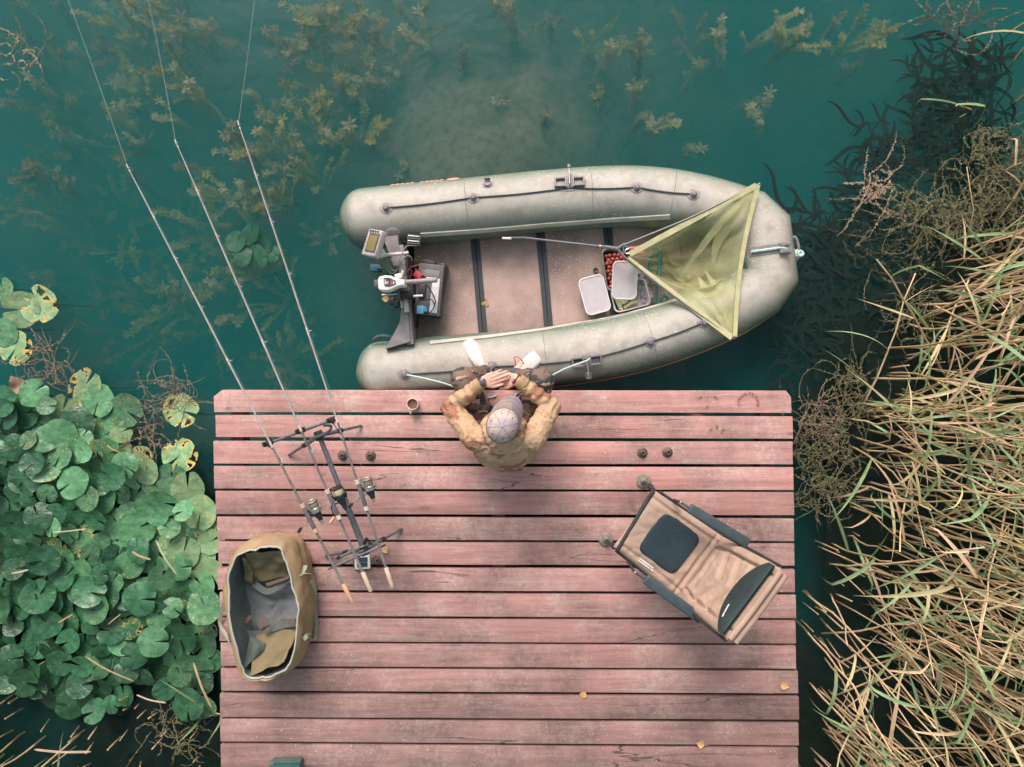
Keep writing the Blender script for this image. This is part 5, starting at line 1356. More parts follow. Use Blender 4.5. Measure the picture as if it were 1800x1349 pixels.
# shoes
def shoe(heel, toe):
    f = toe - heel; L = f.length; f.normalize(); side = f.cross(V((0, 0, 1))).normalized(); up = side.cross(f)
    hwid = lambda s: .038 + .016 * math.sin(math.pi * min(1, max(0, (s - .25) / .95))) if s < .8 else (.0505 * math.sqrt(max(0, 1 - ((s - .8) / .21) ** 2)))
    def hw_(s): return hwid(s) * (math.sqrt(max(0, 1 - ((.1 - s) / .1) ** 2)) * .45 + .55 if s < .1 else 1)
    hgt = lambda s: .085 - .022 * min(1, max(0, (s - .25) / .3)) - .030 * min(1, max(0, (s - .5) / .5)) - (.018 * ((s - .85) / .15) ** 2 if s > .85 else 0)
    o = bpy.data.objects.new('shoe', None); COL.objects.link(o); o.parent = man; o.empty_display_size = .03; OFF[o] = OFF[man]
    def up_f(u, v):
        s = .005 + .985 * v; t = math.pi * u; k = math.cos(t); w = hw_(s); e = .55
        x = w * (abs(k) ** .8) * (1 if k > 0 else -1); z = .018 + (hgt(s) - .018) * (math.sin(t) ** e)
        return heel + f * (s * L) + side * x + up * z
    mb = MB(); mb.grid(up_f, 22, 34); mb.build('upper', SHOE, o, angle=180)
    out_ = []
    for k in range(34): s = k / 33; out_.append(heel + f * (s * L * 1.0) + side * (hw_(max(.01, s)) + .004))
    for k in range(33, -1, -1): s = k / 33; out_.append(heel + f * (s * L) - side * (hw_(max(.01, s)) + .004))
    n_ = len(out_); MB().add([p for p in out_] + [p + up * .024 for p in out_], [tuple(range(n_)), tuple(range(2 * n_ - 1, n_ - 1, -1))] + [(i, (i + 1) % n_, n_ + (i + 1) % n_, n_ + i) for i in range(n_)]).build('sole', SOLE, o)
    for k in range(6):
        s = .40 + .052 * k
        MB().tube([heel + f * (s * L) + side * x + up * (hgt(s) + .002 - (abs(x) / .02) * .006) for x in (-.020, -.008, .008, .020)], .0030, 6).build('lace', SHOE, o)
        for q in (-1, 1): MB().sphere(heel + f * (s * L) + side * q * .023 + up * (hgt(s) - .006), .0032, 8, 6).build('lace_eyelet', DARKD, o)
    MB().grid(lambda u, v: heel + f * ((.05 + .3 * v) * L) + side * (math.cos(math.pi * u) * .022) + up * (hgt(.05 + .3 * v) - .002 + .012 * math.sin(math.pi * u)), 10, 8).build('tongue', SHOE, o)
shoe(P(859, 664, .0), P(821, 600, -.085)); shoe(P(901, 670, .0), P(950, 620, -.060))
# cap, hair, watch, bracelet
cc = hc + V((-.001, .005, .030))
fwd_ = V((.42, .90, -.10)).normalized(); sd_ = fwd_.cross(V((0, 0, 1))).normalized()
cr = MB()
for j in range(11):
    pass
def cap_f(u, v):
    t = v * math.pi / 2; a = 2 * math.pi * u
    seam = 1 - .014 * math.exp(-(((u * 6) % 1 - .5) / .06) ** 2) * (math.sin(t))
    r_ = math.sin(t) * seam; z = math.cos(t)
    dent = 1 + .015 * mnoise.noise(V((math.cos(a) * 3, math.sin(a) * 3, z * 3)))
    return cc + sd_ * (.093 * r_ * math.cos(a) * dent) + fwd_.xy.to_3d().normalized() * (.104 * r_ * math.sin(a) * dent) + V((0, 0, .098 * z))
crown = MB().grid(cap_f, 60, 18, close_u=True).build('cap', CAPM, man, angle=180)
BRIMM = camo('brim_camo', (.36, .29, .25), [((.255, .215, .25), .50, (1, 1, 1)), ((.22, .19, .22), .62, (1, 1, 1))], 15, bscale=150)
def brim_f(u, v):
    a = (u - .5) * 2; fx = fwd_.xy.to_3d().normalized()
    outl = .092 + (.078 * math.sqrt(max(0, 1 - (a * .93) ** 2)) ) * v
    wd = .091 * a * (1 + .06 * v)
    base = .099 * math.sqrt(max(0.02, 1 - (a * .97) ** 2)); yy = base * .86 + v * .090 * math.sqrt(max(0, 1 - (a * .96) ** 2)) + .012 * v
    return cc + sd_ * wd + fx * yy + V((0, 0, -.006 - .034 * a * a - .026 * v))
bmh = MB(); bmh.grid(brim_f, 24, 10); bmh.grid(lambda u, v: brim_f(1 - u, v) + V((0, 0, -.004)), 24, 10); bmh.build('brim', BRIMM, crown, angle=180)
for k in range(6): MB().tube([cap_f((k + .5) / 6, .06 + .92 * j / 12) for j in range(13)], .0016, 5).build('cap_seam', mat('seam_dark', (.24, .20, .20), None, 30, .8), crown)
for vv_ in (.35, .6, .85): MB().tube([brim_f(.06 + .88 * j / 16, vv_) + V((0, 0, .001)) for j in range(17)], .0011, 4).build('brim_stitch', mat('seam_dark', (.24, .20, .20), None, 30, .8), crown)
MB().sphere(cc + V((0, 0, .098)), (.008, .008, .005), 10, 6).build('cap_button', CAPM, crown)
for k in range(6):
    a = 2 * math.pi * (k + .5 + .5) / 6; MB().lathe([(.0045, 0), (.004, .002), (.0018, .0022), (.0016, 0)], cap_f((k + .0) / 6, .52), cap_f((k + .0) / 6, .52) - cc, 10).build('cap_eyelet', DARKD, crown)
MB().tube([cap_f(k / 40, .985) + V((0, 0, .003)) for k in range(40)], .0045, 6, closed=True).build('cap_edge_shade', mat('cap_edge_dark', (.15, .125, .125), None, 30, .85), crown)  # dark ring painted as the shadow gap under the crown edge
hr = MB(); hr.grid(lambda u, v: hc + V((.080 * math.sin(math.pi * (.35 + .3 * v)) * math.cos(math.pi + math.pi * u), .100 * math.sin(math.pi * (.35 + .3 * v)) * math.sin(math.pi + math.pi * u), .112 * math.cos(math.pi * (.35 + .3 * v)))), 24, 8); hr.build('hair', HAIR, man, angle=180)
dL = (wri[-1] - elb[-1]).normalized(); wc = wri[-1] + dL * .004
MB().lathe([(.031, -.011), (.034, -.008), (.034, .008), (.031, .011)], wc, dL, 24).build('watch_strap', mat('watch_steel', (.22, .215, .22), (.12, .12, .125), 60, .35, .7), man)
MB().lathe([(.021, 0), (.021, .008), (.018, .010), (0, .010)], wc + V((0, 0, .031)), V((.1, .1, 1)), 22).build('watch_face', mat('watch_dark', (.10, .10, .12), None, 40, .25), man)
dR = (wri[1] - elb[1]).normalized(); a, b, d_ = frame(dR)
for k in range(16):
    t = 2 * math.pi * k / 16; MB().sphere(wri[1] + V((0, 0, -.010)) + dR * .006 + (a * math.cos(t) + b * math.sin(t)) * .032, .0068, 10, 8).build('bracelet_bead', mat('bead_dark', (.11, .075, .06), (.06, .04, .035), 60, .4), man)
# ---------------------------------------------------------------- vegetation
def leaf_material(name, c, c2, rough=.45, trans=.25, veins=0, spec=.5, rot=None):
    m, nt, out = new_mat(name); v = coords(nt, 'Object')
    vr = coords(nt, 'Object', None, True)
    oi = nt.nodes.new('ShaderNodeObjectInfo')
    col = ramp(nt, noise(nt, vr, 2.2 if veins else 6, 4), [(.32, c2), (.66, c)])
    h = noise(nt, vr, 5 if veins else 40, 4)
    if veins:
        gr = nd(nt, 'ShaderNodeTexGradient', gradient_type='RADIAL'); nt.links.new(v, gr.inputs[0])
        s = mth(nt, 'ABSOLUTE', mth(nt, 'SINE', mth(nt, 'MULTIPLY', gr.outputs['Fac'], math.pi * veins)))
        vm = ramp(nt, s, [(.0, 1.0), (.14, 0.0)])
        col = mixc(nt, mth(nt, 'MULTIPLY', vm, .42), col, tuple(min(1, x * 1.7 + .03) for x in c))
        h = mth(nt, 'ADD', h, mth(nt, 'MULTIPLY', vm, -.35))
    if rot:
        at = nd(nt, 'ShaderNodeAttribute', attribute_name='decay')
        col = mixc(nt, ramp(nt, at.outputs['Fac'], [(.25, 0.0), (.55, 1.0)]), col, rot)
        col = mixc(nt, ramp(nt, at.outputs['Fac'], [(.80, 0.0), (.95, .9)]), col, (.10, .06, .03))
    hs = nt.nodes.new('ShaderNodeHueSaturation'); nt.links.new(col, hs.inputs['Color'])
    nt.links.new(mth(nt, 'MULTIPLY_ADD', oi.outputs['Random'], .75, .66), hs.inputs['Value'])
    b = nt.nodes.new('ShaderNodeBsdfPrincipled'); nt.links.new(hs.outputs[0], b.inputs['Base Color']); b.inputs['Roughness'].default_value = rough; b.inputs['Specular IOR Level'].default_value = spec
    bp = nt.nodes.new('ShaderNodeBump'); bp.inputs['Strength'].default_value = .3; bp.inputs['Distance'].default_value = .02 if veins else .004; nt.links.new(h, bp.inputs['Height']); nt.links.new(bp.outputs[0], b.inputs['Normal'])
    tl_ = nt.nodes.new('ShaderNodeBsdfTranslucent'); nt.links.new(hs.outputs[0], tl_.inputs['Color'])
    mx = nt.nodes.new('ShaderNodeMixShader'); mx.inputs[0].default_value = trans; nt.links.new(b.outputs[0], mx.inputs[1]); nt.links.new(tl_.outputs[0], mx.inputs[2])
    nt.links.new(mx.outputs[0], out.inputs['Surface']); return m
rv = random.Random(21)
# ---- water lilies
PAD = {'dark': leaf_material('lily_dark', (.042, .150, .070), (.016, .070, .034), .30, .12, 22, .55, (.30, .26, .06)),
       'mid': leaf_material('lily_mid', (.115, .290, .140), (.055, .170, .080), .33, .15, 22, .55, (.46, .36, .10)),
       'pale': leaf_material('lily_pale', (.290, .450, .230), (.170, .320, .150), .45, .15, 22, .5, (.62, .44, .12))}
STEMG = mat('lily_stem', (.26, .27, .11), (.18, .17, .08), 20, .5)
def pad_mesh(seed, cup, tilt_wave, holes, notch=.30):
    rr = random.Random(seed); NS, NR = 56, 11; vs_ = []; fs = []; dec = []
    ph = rr.uniform(0, 6)
    for j in range(NR + 1):
        q = j / NR
        for i in range(NS + 1):
            a = notch / 2 + (2 * math.pi - notch) * i / NS + math.pi / 2
            edge = 1 + .022 * math.sin(3 * a + ph) + .014 * math.sin(7 * a + ph * 2) + .02 * mnoise.noise(V((math.cos(a) * 4, math.sin(a) * 4, seed)))
            nr = min(i, NS - i) / NS; rl_ = q * edge * (1 - .10 * math.exp(-(nr / .03) ** 2))
            aa = a - math.pi / 2; sq = .93
            z = cup * q * q + tilt_wave * q * q * math.sin(2 * aa + ph) + .6 * tilt_wave * q ** 3 * math.sin(5 * aa + ph * 3) + .03 * mnoise.noise(V((rl_ * math.cos(a) * 3, rl_ * math.sin(a) * 3, seed + 3)))
            z -= .02 * q * abs(math.sin(11 * aa)) * .6
            vs_.append(V((rl_ * math.cos(a) * sq, rl_ * math.sin(a), z)))
            n1 = mnoise.noise(V((rl_ * math.cos(a) * 2.6, rl_ * math.sin(a) * 2.6, seed * 1.7))) * .6 + .4 * mnoise.noise(V((rl_ * math.cos(a) * 7, rl_ * math.sin(a) * 7, seed * 2.1)))
            dec.append((n1 + .35 * (q - .55)) if holes > 1 else .75 * mnoise.noise(V((rl_ * math.cos(a) * 8, rl_ * math.sin(a) * 8, seed * 2.3))) + .1 * q)
    lim = [None, .46, .27, .12][holes]
    W = NS + 1
    for j in range(NR):
        for i in range(NS):
            f = (j * W + i, j * W + i + 1, (j + 1) * W + i + 1, (j + 1) * W + i)
            if lim is not None and sum(dec[k] for k in f) / 4 > lim: continue
            fs.append(f)
    me = bpy.data.meshes.new('lily_leaf'); me.from_pydata([tuple(p) for p in vs_], [], fs)
    at = me.attributes.new('decay', 'FLOAT', 'POINT')
    at.data.foreach_set('value', [max(0, min(1, 1 - ((lim if lim is not None else .9) - d) / (.20 if holes > 1 else .10))) if lim is not None else 0.0 for d in dec])
    bm = bmesh.new(); bm.from_mesh(me); bmesh.ops.delete(bm, geom=[v_ for v_ in bm.verts if not v_.link_faces], context='VERTS'); bm.to_mesh(me); bm.free()
    me.polygons.foreach_set('use_smooth', [True] * len(me.polygons)); return me
pad_flat = [pad_mesh(s, .02, .04, 0) for s in range(4)]; pad_cup = [pad_mesh(s + 10, .10, .05, 0, .36) for s in range(3)] + [pad_mesh(s + 20, -.07, .07, 0, .22) for s in range(3)]
pad_few = [pad_mesh(s + 30, .03, .05, 1) for s in range(4)]; pad_hole = [pad_mesh(s + 40, .03, .05, 2) for s in range(3)]; pad_rag = [pad_mesh(s + 50, .02, .06, 3) for s in range(2)]
pm = {}
def pad_data(me, tone):
    k = (me.name, tone)
    if k not in pm: c = me.copy(); c.materials.clear(); c.materials.append(PAD[tone]); pm[k] = c
    return pm[k]
stem_me = MB().tube(catmull([V((0, 0, 0)), V((.1, .05, -.9)), V((.3, .1, -2.2)), V((.5, .3, -5))], 3), [.055] * 10, 6).mesh('stem'); stem_me.materials.append(STEMG)
NPADS = [0]
def lily(px, py, z, r, me, tone, label, group, tilt=None, spin=None):
    o = thing('lily_pad', P(px, py, z), label, 'lily pad', group)
    tx, ty = tilt or (rv.gauss(0, .05), rv.gauss(0, .05))
    o.rotation_euler = (tx, ty, spin if spin is not None else rv.uniform(0, 6.28)); o.scale = (r, r, r)
    l = link('leaf', pad_data(me, tone), o); s = link('stem', stem_me, o); NPADS[0] += 1
    return o
special = [(318, 722, .140, 2, 'pale', 'yellowed lily pad full of holes floating alone nearest the jetty corner', -1.9), (316, 801, .143, 2, 'pale', 'ragged notched lily pad just below the lone yellowed one', 2.3),
           (68, 535, .150, 2, 'pale', 'holed lily pad at the right of the upper left cluster', .6), (36, 545, .150, 1, 'pale', 'large pale lily pad in front of the upper left cluster', 1.6), (28, 612, .135, 2, 'pale', 'lily pad with a tattered lower edge in the upper left cluster', 2.6),
           (4, 508, .09, 1, 'mid', 'small lily pad cut by the left edge, topmost of all', .2), (6, 585, .115, 0, 'mid', 'smooth lily pad cut by the left edge in the upper left cluster', 1.0), (150, 678, .135, 2, 'pale', 'bitten lily pad at the open water, topmost of the big bed', -.6),
           (221, 722, .135, 1, 'mid', 'folded grey-green lily pad at the right tip of the upper bed', -2.2), (172, 705, .130, 0, 'mid', 'smooth lily pad between the bitten one and the folded one', 3.0), (110, 722, .125, 1, 'pale', 'upright curled lily pad left of the bitten one', -.4)]
sets = {0: pad_flat, 1: pad_few, 2: pad_hole, 3: pad_rag}
for i, (px, py, r, hl, tone, lb, sp) in enumerate(special):
    lily(px, py, ZW + .012 + .004 * i, r, sets[hl][i % len(sets[hl])], tone, lb, None, (rv.gauss(0, .03), rv.gauss(0, .03)), sp)
def inside(x, y, poly):
    c = False; j = len(poly) - 1
    for i in range(len(poly)):
        (xi, yi), (xj, yj) = poly[i], poly[j]
        if (yi > y) != (yj > y) and x < (xj - xi) * (y - yi) / (yj - yi) + xi: c = not c
        j = i
    return c
bedpoly = [(-60, 690), (60, 690), (105, 735), (150, 725), (205, 750), (245, 790), (265, 830), (325, 850), (352, 890), (372, 930), (374, 1262), (300, 1240), (255, 1205), (200, 1240), (150, 1262), (90, 1225), (30, 1195), (-60, 1190)]
placed = []
tries = 0
while len(placed) < 250 and tries < 20000:
    tries += 1; x, y = rv.uniform(-50, 372), rv.uniform(690, 1265)
    if not inside(x, y, bedpoly): continue
    gap = 22 if y < 1080 else 25.5
    if any((x - a) ** 2 + (y - b_) ** 2 < gap * gap for a, b_ in placed): continue
    placed.append((x, y))
for i, (x, y) in enumerate(placed):
    lightness = (x / 372) * .75 + (1 - (y - 690) / 550) * .75 + rv.gauss(0, .16)          # greener, raised leaves towards the shore; older floating ones outside
    tone = 'pale' if lightness > 1.08 else ('mid' if lightness > .66 else 'dark')
    raised = tone != 'pale' and rv.random() < (.75 if tone == 'dark' else .4)
    hl = rv.choices([0, 1, 2], {'dark': (9, .8, .3), 'mid': (6, 1.3, .5), 'pale': (4, 2.5, 1.2)}[tone])[0]
    me = rv.choice(pad_cup) if raised and hl == 0 else rv.choice(sets[hl])
    z = ZW + rv.uniform(.01, .05) + (rv.uniform(.02, .16) if raised else 0)
    lb = {'dark': 'dark green', 'mid': 'mid green', 'pale': 'pale grey-green'}[tone] + (' cupped' if raised else ' flat') + (' lily pad', ' pinholed lily pad', ' tattered lily pad')[hl]
    lb += (' cut by the left edge' if x < 25 else ' near the left edge' if x < 110 else ' midway to the jetty' if x < 215 else ' close to the jetty' if x < 310 else ' touching the jetty side')
    lb += (', level with the front planks' if y < 790 else ', level with the rod pod' if y < 900 else ', level with the reels' if y < 990 else ', level with the bag' if y < 1090 else ', level with the bag bottom' if y < 1170 else ', lowest of the bed')
    gp = 'lily pads of the bed left of the jetty'
    k = .17 if raised else .045
    lily(x, y, z, rv.uniform(.070, .138), me, tone, lb, gp, (rv.gauss(0, k), rv.gauss(0, k)))
for i, (x, y, r) in enumerate(((415, 425, .085), (440, 412, .10), (462, 430, .085), (425, 448, .09), (450, 452, .095), (478, 446, .07), (402, 440, .06))):
    lily(x, y, -.56 - .02 * (i % 3), r, pad_cup[i % 6], 'mid', 'sunken pale green lily leaf in the underwater clump by the right rod', 'sunken lily leaves', (rv.gauss(0, .35), rv.gauss(0, .35)))

# ---- dry leaf blade standing in the lilies, drifting reed scraps
DRY = mat('dry_reed', (.42, .31, .19), (.29, .20, .11), 14, .7, rand=True); DRYP = mat('dry_reed_pale', (.52, .42, .31), (.38, .30, .21), 14, .7, rand=True)
def scrap(px0, py0, px1, py1, z, w, m_, label):
    a, b_ = P(px0, py0, z), P(px1, py1, z + .02); mid = a.lerp(b_, .5) + V((0, 0, .02))
    o = MB().ribbon(catmull([a, mid, b_], 5), [w * .3] + [w] * 9 + [w * .2], thick=.003).build('reed_scrap', m_); return tag(o, label, 'reed scrap', 'broken reed scraps on the lilies')
for q in ((92, 936, 152, 930, 'lying across the middle of the lily bed'), (232, 970, 265, 984, 'pale splinter right of the lily bed middle'), (274, 950, 310, 1010, 'thin bent one near the jetty'), (102, 1095, 128, 1080, 'short pale one in the lower lily bed'), (190, 1098, 212, 1080, 'short one right of the lower lily bed'), (20, 1008, 50, 1002, 'at the left edge of the lily bed'), (340, 1165, 372, 1245, 'long one beside the jetty planks'), (240, 1222, 292, 1236, 'at the lower margin of the lily bed'), (188, 783, 212, 796, 'white splinter in the upper lily bed'), (60, 1318, 160, 1322, 'broad one in the lower left corner'), (150, 1155, 235, 1198, 'long one over the lower lily bed')):
    scrap(*q[:4], ZW + rv.uniform(.16, .26), rv.uniform(.007, .016), rv.choice([DRY, DRYP]), 'dry tan reed scrap ' + q[4])
o = sheet([P(8, 700, -.25), P(20, 660, -.2), P(42, 668, -.2), P(38, 690, -.24)], 'curled_leaf', mat('curled_leaf_tan', (.50, .31, .22), (.40, .25, .17), 12, .6), None, .02, 4); tag(o, 'curled tan dead leaf standing at the left above the lily bed', 'leaf')

# ---- pondweed under the water
WEEDM = [leaf_material('pondweed_ochre', (.62, .55, .36), (.44, .39, .25), .8, .4, 0, .2), leaf_material('pondweed_olive', (.56, .52, .25), (.40, .38, .17), .8, .4, 0, .2)]
def weed_mesh(seed, n_st, height, spread, leaf, m_):
    rr = random.Random(seed); vs_ = []; fs = []
    for s in range(n_st):
        a = rr.uniform(0, 6.28); le = spread * rr.uniform(.3, 1.0); h = height * rr.uniform(.55, 1.0); st = [V((rr.gauss(0, .02), rr.gauss(0, .02), 0))]
        p0 = st[0]; nn_ = int(h / .016); cx_, cy_ = math.cos(a) * le, math.sin(a) * le
        for k in range(nn_):
            t = k / nn_
            p = p0 + V((cx_ * t ** 1.6 + .03 * mnoise.noise(V((s * 3.1, t * 3, seed))), cy_ * t ** 1.6 + .03 * mnoise.noise(V((s * 7.1, t * 3, seed + 4))), h * t))
            if t < .25 and rr.random() < .5: continue
            if rr.random() < .22: continue
            L = leaf * (.35 + .85 * t) * rr.uniform(.6, 1.4) * (.75 + .6 * mnoise.noise(V((s * 5.3, t * 9, seed))))
            for q in range(6):
                b_ = q * 1.047 + k * .8 + rr.uniform(-.4, .4); d = V((math.cos(b_), math.sin(b_), rr.uniform(-.2, .9))).normalized(); sd = d.cross(V((0, 0, 1))).normalized() * L * .17; L_ = L * rr.uniform(.7, 1.25)
                i = len(vs_); vs_ += [p, p + d * L_ * .6 + sd, p + d * L_, p + d * L_ * .6 - sd]; fs.append((i, i + 1, i + 2, i + 3))
        i0 = len(vs_); pts = [p0 + V((cx_ * t ** 1.6, cy_ * t ** 1.6, h * t)) for t in (0, .33, .66, 1)]
        for p in pts: vs_ += [p + V((.003, 0, 0)), p + V((-.002, .002, 0)), p + V((-.002, -.002, 0))]
        for k in range(3):
            for e in range(3): fs.append((i0 + k * 3 + e, i0 + k * 3 + (e + 1) % 3, i0 + k * 3 + 3 + (e + 1) % 3, i0 + k * 3 + 3 + e))
    me = bpy.data.meshes.new('weed_shoots'); me.from_pydata([tuple(p) for p in vs_], [], fs); me.materials.append(m_); return me
W_plume = [weed_mesh(s, 4, .75, .12, .046, WEEDM[0]) for s in range(5)]; W_bush = [weed_mesh(s + 9, 9, .80, .34, .040, WEEDM[s % 2]) for s in range(6)]; W_low = [weed_mesh(s + 30, 11, .5, .42, .036, WEEDM[1]) for s in range(4)]
def weed(px, py, ztop, me, h, s, label, group, lean=0.12):
    t = P(px, py, ztop); d = V((t.x, t.y, 0)).normalized()
    o = link('pondweed', me); o.location = t - V((0, 0, h * s)) - d * lean * rv.uniform(-.5, 1); o.rotation_euler = (rv.gauss(0, .12), rv.gauss(0, .12), rv.uniform(0, 6.28)); o.scale = (s, s, s)
    return tag(o, label, 'pondweed', group)
right = [(652, 95), (690, 80), (678, 40), (735, 20), (760, 45), (905, 15), (970, 25), (1035, 35), (1065, 70), (1072, 125), (1152, 45), (1160, 75), (1168, 160), (1150, 120), (1232, 115), (1250, 25), (1310, 55), (1345, 40), (1350, 115), (1385, 60), (1410, 20), (1440, 15), (1235, 215), (1385, 190), (958, 180), (936, 260), (690, 262), (880, 165), (1120, 205), (1555, 10), (1590, 25), (630, 20), (610, 100), (600, 180), (1490, 30), (1540, 85), (815, 60)]
for i, (x, y) in enumerate(right):
    big = y < 60 or x < 700
    weed(x, y, -.49 - rv.uniform(0, .24), rv.choice(W_bush if (big and i % 2) else W_plume), .75, rv.uniform(.75, 1.0), 'ochre pondweed plume under the open water at the top', 'pondweed plumes in open water')
n_ = 0; left = []
while n_ < 85:
    x, y = rv.uniform(-40, 590), rv.uniform(-40, 560)
    if y > 640 - .55 * x + 180 or (x > 380 and y > 470): continue
    if (x < 230 and y > 330 and rv.random() < .45): continue
    if any((x - a) ** 2 + (y - b_) ** 2 < 34 ** 2 for a, b_ in left): continue
    left.append((x, y)); n_ += 1
    deep = (x < 260) * .18 + (y > 330) * .16
    weed(x, y, -.48 - deep - abs(rv.gauss(0, .15)), rv.choice(W_bush + W_plume if deep < .2 else W_low + W_bush), .75, rv.uniform(.55, 1.25), 'ochre pondweed in the dense underwater stand beneath the rods', 'pondweed beneath the rods', .2)
for i in range(16):
    x, y = rv.uniform(120, 560), rv.uniform(470, 670)
    if y < 500 and x > 420: continue
    weed(x, y, -.85 - rv.uniform(0, .25), rv.choice(W_low), .5, rv.uniform(.9, 1.3), 'dim deep pondweed between the lilies and the jetty', 'deep pondweed', .1)

# ---- tangles of dead stems at the surface
TAN_ = [mat('tangle_brown', (.26, .19, .13), (.15, .11, .08), 20, .8, rand=True), mat('tangle_olive', (.17, .165, .085), (.10, .10, .055), 20, .8, rand=True), mat('tangle_tan', (.40, .31, .21), (.28, .21, .14), 20, .8, rand=True)]
def tangle(px, py, rx, ry, n_st, leafy, m_, label, zlo=.0, zhi=.12, seed=0, thick=.0028):
    rr = random.Random(seed + 100); b_ = MB(); c0 = P(px, py, ZW); k = (CAM_H - ZW) / FOC
    for s in range(n_st):
        a = rr.uniform(0, 6.28); q = math.sqrt(rr.random()); p = c0 + V((math.cos(a) * q * rx * k, math.sin(a) * q * ry * k, rr.uniform(zlo, zhi)))
        d = V((rr.gauss(0, 1), rr.gauss(0, 1), rr.gauss(0, .25))).normalized(); L = rr.uniform(.10, .42); n_ = 7; pts = [p]; cv = rr.gauss(0, .35)
        for i in range(n_):
            d = (Matrix.Rotation(cv + rr.gauss(0, .15), 3, 'Z') @ d); d.z = d.z * .8 + rr.gauss(0, .08); d.normalize(); p = p + d * L / n_; p.z = max(ZW - .02, min(ZW + zhi + .05, p.z)); pts.append(p.copy())
        b_.tube(pts, [thick * (1 - .5 * i / n_) for i in range(n_ + 1)], 4, caps=False)
        if leafy:
            for i in range(int(n_ * leafy)):
                t = rr.random() * (n_ - 1); q = pts[int(t)].lerp(pts[int(t) + 1], t % 1); e = V((rr.gauss(0, 1), rr.gauss(0, 1), rr.gauss(0, .6))).normalized(); w = e.cross(V((0, 0, 1))); w = w.normalized() * .0045 if w.length > .01 else V((.004, 0, 0)); L2 = rr.uniform(.009, .018)
                b_.add([q, q + e * L2 * .5 + w, q + e * L2, q + e * L2 * .5 - w], [(0, 1, 2, 3)])
    o = b_.build('weed_tangle', m_, angle=180); return tag(o, label, 'weed tangle')
tangle(85, 640, 38, 32, 46, 1.5, TAN_[0], 'brown tangle of dead stems between the two lily groups', 0, .10, 1)
tangle(290, 700, 45, 30, 50, 1.2, TAN_[0], 'brown tangle of dead stems beside the lone yellowed lily pad', 0, .10, 2)
tangle(272, 768, 22, 30, 16, 3, TAN_[0], 'thin brown sprig tangle below the lone yellowed lily pad', 0, .06, 3)
tangle(1438, 800, 42, 62, 80, 3, TAN_[1], 'dense olive tangle against the right edge of the jetty', 0, .14, 4)
tangle(1432, 735, 40, 35, 45, 2, TAN_[0], 'brown looping tangle off the right front corner of the jetty', 0, .14, 5)
tangle(1490, 690, 32, 50, 60, 3, TAN_[1], 'leafy olive tangle between boat bow and reeds', 0, .1, 6)
tangle(1440, 870, 40, 40, 45, 2, TAN_[1], 'brown wiry tangle where reeds meet the jetty side', 0, .14, 7)
tangle(1640, 385, 85, 30, 130, 5, TAN_[1], 'leafy olive tangle in the dark water below the top right corner', 0, .12, 8)
tangle(1745, 290, 65, 70, 120, 4, TAN_[1], 'olive leafy tangle at the right edge under the corner reeds', 0, .12, 9)
tangle(1540, 330, 35, 35, 26, 6, TAN_[2], 'tan beaded sprigs reaching into open water right of the bow', 0, .08, 10)
tangle(1745, 400, 60, 50, 90, 4, TAN_[1], 'olive tangle behind the first reeds at the right edge', 0, .12, 11)
tangle(1690, 30, 70, 22, 40, 3, TAN_[0], 'brown thread-like tangle at the top right corner', -.06, .03, 12, .002)
tangle(1600, 565, 28, 34, 50, 2, TAN_[1], 'olive wiry tangle above the long broken reed', 0, .14, 13)
tangle(20, 95, 45, 35, 18, 4, TAN_[2], 'pale twiggy sprig at the left edge near the top', -.05, .02, 14)
tangle(1580, 440, 90, 45, 60, 3, TAN_[1], 'sunken dark olive tangle in front of the reeds', -.1, .04, 15)
tangle(320, 1270, 70, 45, 45, 2, TAN_[1], 'olive litter in the dark water at the bottom left by the jetty', 0, .14, 16)

# ---- reed reflection off the bow, shaped as added dark fronds underwater
FROND = leaf_material('reflection_frond', (.012, .026, .014), (.006, .013, .008), .6, .1, 0, .3)
def refl_frond_mesh(seed):
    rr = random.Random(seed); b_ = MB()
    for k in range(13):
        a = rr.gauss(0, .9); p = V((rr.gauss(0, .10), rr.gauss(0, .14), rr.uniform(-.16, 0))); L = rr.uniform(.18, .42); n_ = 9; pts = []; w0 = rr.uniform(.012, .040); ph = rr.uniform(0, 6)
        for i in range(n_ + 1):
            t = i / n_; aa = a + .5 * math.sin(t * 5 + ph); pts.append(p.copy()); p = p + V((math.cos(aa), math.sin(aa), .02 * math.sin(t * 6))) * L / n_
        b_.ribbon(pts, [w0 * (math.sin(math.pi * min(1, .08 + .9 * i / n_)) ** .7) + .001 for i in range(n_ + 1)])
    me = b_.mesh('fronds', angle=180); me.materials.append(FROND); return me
FR = [refl_frond_mesh(s_) for s_ in range(6)]; REFL_FRONDS = []
spots_ = [(rv.uniform(1425, 1600), rv.uniform(400, 680), rv.uniform(140, 220), rv.uniform(.7, 1.2)) for _ in range(26)] + [(rv.uniform(1620, 1790), rv.uniform(110, 330), rv.uniform(140, 220), rv.uniform(.7, 1.2)) for _ in range(14)]
